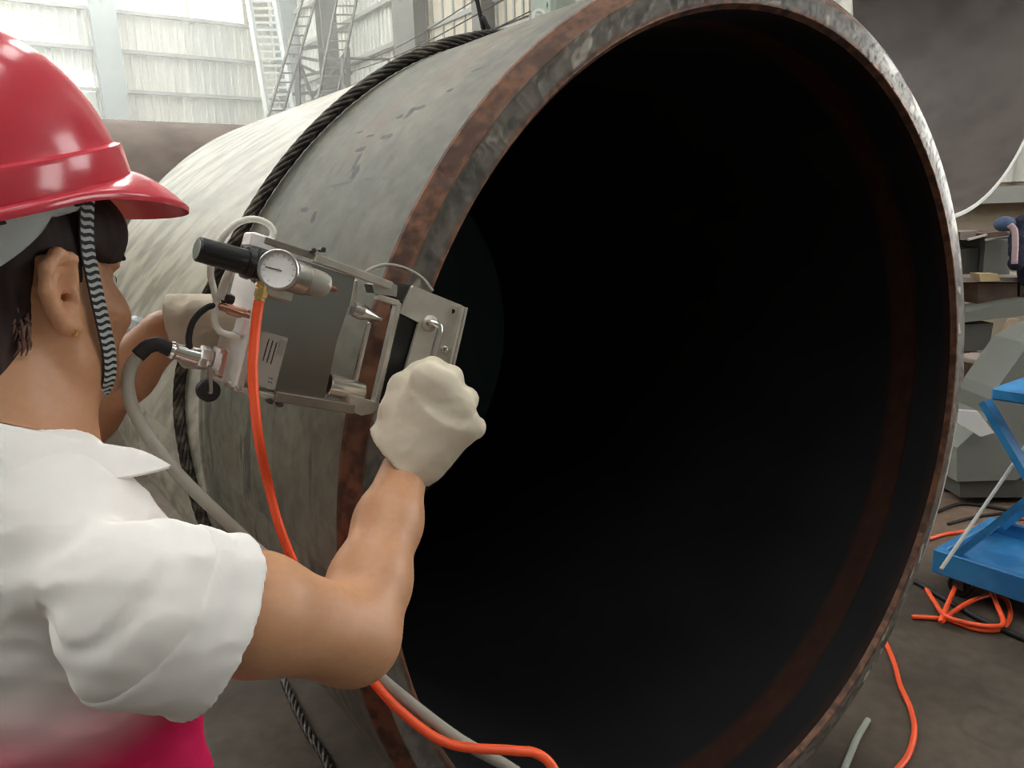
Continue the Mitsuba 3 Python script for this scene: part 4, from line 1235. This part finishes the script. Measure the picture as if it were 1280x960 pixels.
put('shell', thicken(grid_mesh(V), 0.003), 'm_helmet', hh, smooth=40)
B, K = [], []
for a_ in np.arange(na) * 2 * np.pi / na:
    br = base_r(a_)
    fr = max(0.0, math.cos(a_)) ** 1.6
    out = 0.011 + 0.046 * fr
    drop = 0.004 + 0.050 * fr ** 1.3
    band = [hat(a_, 0, br * 0.985 + 0.001, 0.030), hat(a_, 0, br + 0.005, 0.028), hat(a_, 0, br + 0.0062, 0.024), hat(a_, 0, br + 0.0068, 0.004), hat(a_, 0, br + 0.002, -0.002)]
    K.append(band)
    row = [hat(a_, 0, br - 0.003, 0.004)]
    for q in np.linspace(0, 1, 8):
        row.append(hat(a_, 0, br + out * q, 0.004 - drop * q ** 1.7))
    row += [hat(a_, 0, br + out + 0.0015, 0.001 - drop), hat(a_, 0, br + out, -0.003 - drop)]
    for q in np.linspace(0.9, 0, 5):
        row.append(hat(a_, 0, br + out * q, -0.001 - drop * q ** 1.7))
    row.append(hat(a_, 0, br - 0.003, 0.0))
    B.append(row)
put('brow_band', grid_mesh(np.array(K)), 'm_helmet', hh, smooth=40)
put('brim', grid_mesh(np.array(B)), 'm_helmet', hh, smooth=50)
# harness: head band and nape strap inside
Hn = []
for a_ in np.linspace(math.radians(62), math.radians(298), 60):
    br = base_r(a_) * 0.86
    dpt = 0.014 + 0.044 * max(0.0, -math.cos(a_ * 1.0)) ** 0.8
    Hn.append([hat(a_, 0, br + 0.004 - 0.012 * q, -0.002 - dpt * q) for q in np.linspace(-0.1, 1, 6)])
put('nape_strap', thicken(grid_mesh(np.array(Hn), False), 0.0035), 'm_harness', hh, smooth=True, label='grey plastic nape band')
for a_ in np.radians([75, 118, 160, 200, 242, 285]):
    br = base_r(a_) * 0.87
    put('harness_tab', bar(hat(a_, 0, br + 0.003, 0.03), hat(a_, 0, br + 0.003, -0.012), 0.014, 0.003, up=unit(hat(a_, 0, 1, 0) - hat(a_, 0, 0, 0))), 'm_strapdark', hh)
# chin strap: woven band of pale and dark stripes
for s in (1, -1):
    path = spline([hat(s * math.radians(62), 0, 0.100, 0.012), hd(0.020, s * 0.0805, 0.045), hd(0.024, s * 0.0765, 0.010), hd(0.032, s * 0.0705, -0.030), hd(0.038, s * 0.0650, -0.060), hd(0.042, s * 0.0545, -0.085), hd(0.046, s * 0.034, -0.104), hd(0.050, s * 0.0, -0.114)], 10)
    tn = np.gradient(path, axis=0)
    tn /= np.linalg.norm(tn, axis=1, keepdims=True)
    wd = np.array([unit(np.cross(np.cross(t_, HF), t_)) for t_ in tn])
    Sg = np.stack([path - wd * 0.0068, path, path + wd * 0.0068], 1)
    st = put('chin_strap', thicken(grid_mesh(Sg, False), 0.0016), 'm_strapdark', hh, smooth=40, label='dark woven chin strap with pale slanting stripes')
    L = np.concatenate([[0], np.cumsum(np.linalg.norm(np.diff(path, axis=0), axis=1))])
    nrm = np.cross(tn, wd)
    nrm *= np.sign((nrm[5] @ HS) * s)
    n_ = int(L[-1] / 0.0066)
    for c_ in (np.arange(n_) + 0.5) * 0.0066:
        quad = []
        for e, sh_ in ((-0.0062, -0.0014), (-0.003, 0.0004), (0.003, -0.0004), (0.0062, 0.0014)):
            for h_ in (-0.0016, 0.0016):
                l_ = np.clip(c_ + sh_ + h_, 0, L[-1])
                quad.append(np.array([np.interp(l_, L, path[:, k_]) for k_ in range(3)]) + e * np.array([np.interp(l_, L, wd[:, k_]) for k_ in range(3)]) + 0.0013 * np.array([np.interp(l_, L, nrm[:, k_]) for k_ in range(3)]))
        quad = np.array(quad)
        fs = np.array([[0, 2, 3], [0, 3, 1], [2, 4, 5], [2, 5, 3], [4, 6, 7], [4, 7, 5]])
        put('stripe', thicken(trimesh.Trimesh(quad, fs, process=False), 0.0007), 'm_straplight', st, smooth=False)

# ------------------------------------------------------------------ right-hand side of the shop floor
HU = unit([CR[0], CR[1], 0])
HV = Z
HW = np.cross(HU, HV)          # towards the camera, level


def slab(name, pts, d, t, m, parent=None, **k):
    """An upright slab at depth d facing the camera, t thick, its front outline through these pixels."""
    o = at(*pts[0], d)
    n = HW
    poly = []
    for px, py in pts:
        v = (px - 640) / FPX * CR + (py - 480) / FPX * CD + CF
        q = EYE + v * (((o - EYE) @ n) / (v @ n)) - o
        poly.append((q @ HU, q @ HV))
    return put(name, prism(poly, -t, 0, o, HU, HV, HW), m, parent, smooth=False, **k)


# blue scissor lift table
lf = thing('lift_table', 'bright blue scissor lift table with a shallow tray base, right of the big pipe', 'lift table')
X0, X1, YA, YC = 1.90, 2.38, 0.50, -0.42
zb = 0.16
put('tray', join(rbox(((X0 + X1) / 2, (YA + YC) / 2, zb - 0.03), (X1 - X0, YA - YC, 0.012), 0.002)), 'm_blue', lf)
for q in ((X0, 0), (X1, 0)):
    put('side_rail', rbox((q[0], (YA + YC) / 2, zb - 0.02), (0.035, YA - YC + 0.035, 0.10), 0.004), 'm_blue', lf)
for y in (YA, YC):
    put('end_rail', rbox(((X0 + X1) / 2, y, zb - 0.02), (X1 - X0 - 0.03, 0.035, 0.10), 0.004), 'm_blue', lf)
for x in (X0 + 0.05, X1 - 0.05):
    for y in (YA - 0.07, YC + 0.07):
        c_ = put('caster', cyl((x - 0.018, y, 0.045), (x + 0.018, y, 0.045), 0.045, ch=0.006), 'm_blackrubber', lf)
        put('fork', join(rbox((x - 0.024, y, 0.07), (0.004, 0.04, 0.07)), rbox((x + 0.024, y, 0.07), (0.004, 0.04, 0.07)), rbox((x, y, 0.105), (0.06, 0.06, 0.008))), 'm_graydark', c_, smooth=False)
zt = 0.86
for x in (X0 + 0.02, X1 - 0.02):
    put('scissor_arm', bar((x, YA - 0.06, zb + 0.02), (x, -0.02, zt - 0.05), 0.024, 0.062, up=X), 'm_blue', lf)
    put('scissor_arm', bar((x + 0.03 * (1 if x < 2.1 else -1), -0.02, zb + 0.02), (x + 0.03 * (1 if x < 2.1 else -1), YA - 0.09, zt - 0.05), 0.024, 0.062, up=X), 'm_blue', lf)
put('arm_axle', cyl((X0, 0.21, 0.51), (X1, 0.21, 0.51), 0.016), 'm_steel', lf)
put('platform', rbox(((X0 + X1) / 2, -0.07, zt), (X1 - X0 + 0.06, 0.86, 0.045), 0.006), 'm_blue', lf)
put('hydraulic_ram', cyl((2.14, -0.25, zb), (2.14, 0.12, 0.48), 0.03), 'm_graydark', lf)
put('push_handle', tube(spline([(X0 + 0.06, YC, 0.15), (X0 + 0.06, YC - 0.12, 0.9), (X0 + 0.08, YC - 0.14, 0.97), (X1 - 0.08, YC - 0.14, 0.97), (X1 - 0.06, YC - 0.12, 0.9), (X1 - 0.06, YC, 0.15)], 8), 0.014, 10), 'm_blue', lf, smooth=True)
# thin drive rod leaning across the tray
tag(put('steel_rod', tube([at(1176, 712, 2.62), at(1283, 556, 3.0)], 0.007, 8), 'm_girt', smooth=True), 'thin olive-grey rod leaning across the blue lift table', 'rod')

# sloped grey hopper, white sheet and clutter behind the lift
hp_ = thing('hopper', 'grey-green sloped hopper standing behind the blue lift table', 'hopper')
slab('body', [(1196, 602), (1270, 600), (1345, 560), (1345, 400), (1286, 430), (1246, 486), (1240, 500), (1240, 520), (1196, 560)], 3.9, 0.28, 'm_graypaint', hp_)
slab('foot', [(1200, 622), (1345, 622), (1345, 598), (1200, 600)], 3.95, 0.2, 'm_graydark', hp_)
tag(slab('white_sheet', [(1196, 512), (1222, 514), (1243, 541), (1226, 546), (1196, 528)], 3.75, 0.012, 'm_whitepaint'), 'small white folded sheet lying against the sloped grey hopper', 'sheet')
bn = thing('workbench', 'grey steel workbench with brown drawers, cluttered with metal parts, at the right edge', 'workbench')
slab('top', [(1196, 392), (1285, 374), (1345, 374), (1345, 392), (1285, 394), (1196, 404)], 4.5, 0.2, 'm_graypaint', bn)
o = at(1240, 352, 4.6)
slab('drawer', [(1222, 354), (1272, 354), (1272, 380), (1222, 380)], 4.6, 0.35, 'm_brownplate', bn)
slab('drawer', [(1275, 354), (1330, 354), (1330, 380), (1275, 380)], 4.6, 0.35, 'm_brownplate', bn)
slab('shelf', [(1204, 347), (1345, 347), (1345, 353), (1204, 353)], 4.55, 0.45, 'm_greypink', bn)
for x in (1212, 1312):
    slab('leg', [(x, 394), (x + 9, 394), (x + 9, 566), (x, 566)], 4.72, 0.06, 'm_brownplate', bn)
wb = slab('wood_block', [(1223, 342), (1247, 342), (1251, 351), (1226, 352)], 4.5, 0.09, 'm_wood')
tag(wb, 'small yellow wooden block lying on the bench shelf', 'block')
tag(slab('machine_cabinet', [(1232, 300), (1262, 300), (1262, 347), (1228, 347)], 4.75, 0.3, 'm_graypaint'), 'grey-green cabinet standing on the bench under the brown plates', 'cabinet')
tag(slab('dark_cabinet', [(1200, 312), (1224, 309), (1221, 347), (1200, 347)], 4.8, 0.3, 'm_graydark'), 'dark square cabinet left of the grey-green one on the bench', 'cabinet')
for j, (pts, m_, lab) in enumerate((([(1200, 290), (1222, 288), (1235, 295), (1212, 300), (1200, 300)], 'm_greypink', 'curved brownish plate lying left on the stack, a bright edge towards us'),
                                    ([(1226, 292), (1256, 289), (1270, 297), (1240, 301)], 'm_brownplate', 'darker curved plate lying right on the stack beside the jacket'))):
    k_ = thing('metal_plate', lab, 'plate')
    slab('sheet', pts, 4.7 - 0.05 * j, 0.3, m_, k_)
    a, b = (at(1210, 299.5, 4.62), at(1233, 293.5, 4.62)) if j == 0 else (at(1232, 300, 4.60), at(1266, 295.5, 4.60))
    put('bright_edge', bar(a, b, 0.02, 0.012), 'm_whitepaint', k_)
tag(slab('tan_board', [(1244, 438), (1262, 399), (1274, 399), (1258, 442)], 4.42, 0.02, 'm_tan'), 'tan board leaning below the bench top', 'board')
tag(slab('shade_slab', [(1198, 406), (1242, 404), (1236, 437), (1198, 440)], 4.55, 0.12, 'm_graydark'), 'dark slab added for the shade under the bench top, above the round stool', 'crate')  # black slab stands in for the shaded gap below the bench
o = at(1230, 449, 4.35)
st_ = thing('round_stool', 'round dark-topped stool with a grey-pink seat under the bench', 'stool')
put('seat', cyl(o - Z * 0.015, o + Z * 0.02, 0.115, ch=0.008, n=32), 'm_greypink', st_)
put('post', cyl((o[0], o[1], 0.04), o - Z * 0.015, 0.03), 'm_brownplate', st_)
put('foot_plate', cyl((o[0], o[1], 0.0), (o[0], o[1], 0.04), 0.15, ch=0.01, n=32), 'm_graydark', st_)
tag(slab('cardboard_sheet', [(1218, 462), (1250, 460), (1248, 478), (1222, 474)], 4.6, 0.015, 'm_greypink'), 'pale cardboard sheet tucked below the round stool seat', 'cardboard')
jk = thing('work_jacket', 'navy work jacket with a pale pink stripe hanging over the bench at the right edge', 'jacket')


def jacket(P):
    a, b = at(1283, 284, 4.5), at(1290, 345, 4.5)
    d = chain(P, [a, (a + b) / 2 + HW * 0.03, b], [0.075, 0.085, 0.07], 0.03)
    d = smin(d, chain(P, [a, at(1272, 300, 4.45), at(1270, 330, 4.43)], [0.06, 0.045, 0.04], 0.02), 0.03)
    return d + wrinkle(P * 1.3, 0.006)


c_ = at(1285, 312, 4.5)
put('cloth', snet(jacket, c_ - 0.3, c_ + 0.3, 0.010), 'm_navy', jk, smooth=True)
put('stripe', tube(spline([at(1262, 281, 4.36), at(1268, 288, 4.35), at(1269, 304, 4.35), at(1268, 330, 4.36)], 6), 0.017, 8), 'm_pinkish', jk, smooth=True, label='pale pink stripe')
put('hood', trimesh.creation.icosphere(2, 1.0).apply_scale([0.075, 0.055, 0.045]).apply_translation(at(1256, 280, 4.5)), 'm_denim', jk, smooth=True)

# hoses and cables on the floor
FZ = 0.006


def floor_path(pts, r, bumps=()):
    P = [at_plane(px, py, 2, r + 0.001 + (bumps[i] if i < len(bumps) else 0)) for i, (px, py) in enumerate(pts)]
    return tube(spline(P, 10), r, 10)


coil = [(1140, 771), (1160, 772), (1185, 775), (1214, 785), (1240, 788), (1257, 782), (1263, 766), (1256, 748), (1240, 744), (1215, 751), (1190, 766), (1176, 777), (1184, 757), (1196, 730), (1206, 712), (1214, 709), (1232, 727), (1248, 760), (1254, 779), (1240, 783), (1210, 779), (1182, 770), (1168, 752), (1158, 736)]
bm = [0, 0, 0, 0, 0, 0, 0, 0, 0.0, 0.012, 0.014, 0.016, 0.03, 0.03, 0.03, 0.03, 0.03, 0.026, 0.024, 0.022, 0.018, 0.03, 0.0, 0.0]
tag(put('air_hose', floor_path(coil, 0.0090, bm), 'm_orange', smooth=True), 'tangled coil of orange-red air hose on the floor before the blue lift table', 'hose')
tag(put('air_hose', floor_path([(1085, 770), (1105, 800), (1118, 830), (1125, 856), (1138, 886), (1143, 914), (1135, 944), (1118, 966), (1090, 1000)], 0.0088), 'm_orange', smooth=True), 'single orange-red air hose curving over the floor at the lower right edge of the pipe', 'hose')
tag(put('air_hose', floor_path([(1160, 674), (1180, 668), (1205, 664), (1228, 656), (1250, 652), (1280, 648), (1320, 652)], 0.0085), 'm_orange', smooth=True), 'orange-red air hose running behind the blue lift table', 'hose')
tag(put('grey_hose', floor_path([(1085, 900), (1072, 922), (1062, 945), (1050, 975), (1035, 1010)], 0.0095), 'm_cablegreen', smooth=True), 'short run of pale grey hose on the floor under the lower right rim', 'hose')
for pts, r, lab in (([(1120, 715), (1150, 730), (1190, 754), (1230, 776), (1285, 800), (1330, 815)], 0.011, 'thick black cable on the floor passing the orange hose coil'),
                    ([(1170, 640), (1200, 630), (1240, 634), (1290, 644)], 0.008, 'black cable lying behind the blue lift table, the nearer one'),
                    ([(1180, 612), (1215, 618), (1250, 622), (1290, 616)], 0.008, 'black cable lying behind the blue lift table, closer to the hopper'),
                    ([(1185, 655), (1220, 646), (1262, 640), (1300, 632)], 0.007, 'thin black cable crossing towards the blue lift arm')):
    tag(put('black_cable', floor_path(pts, r), 'm_blackrubber', smooth=True), lab, 'cable')
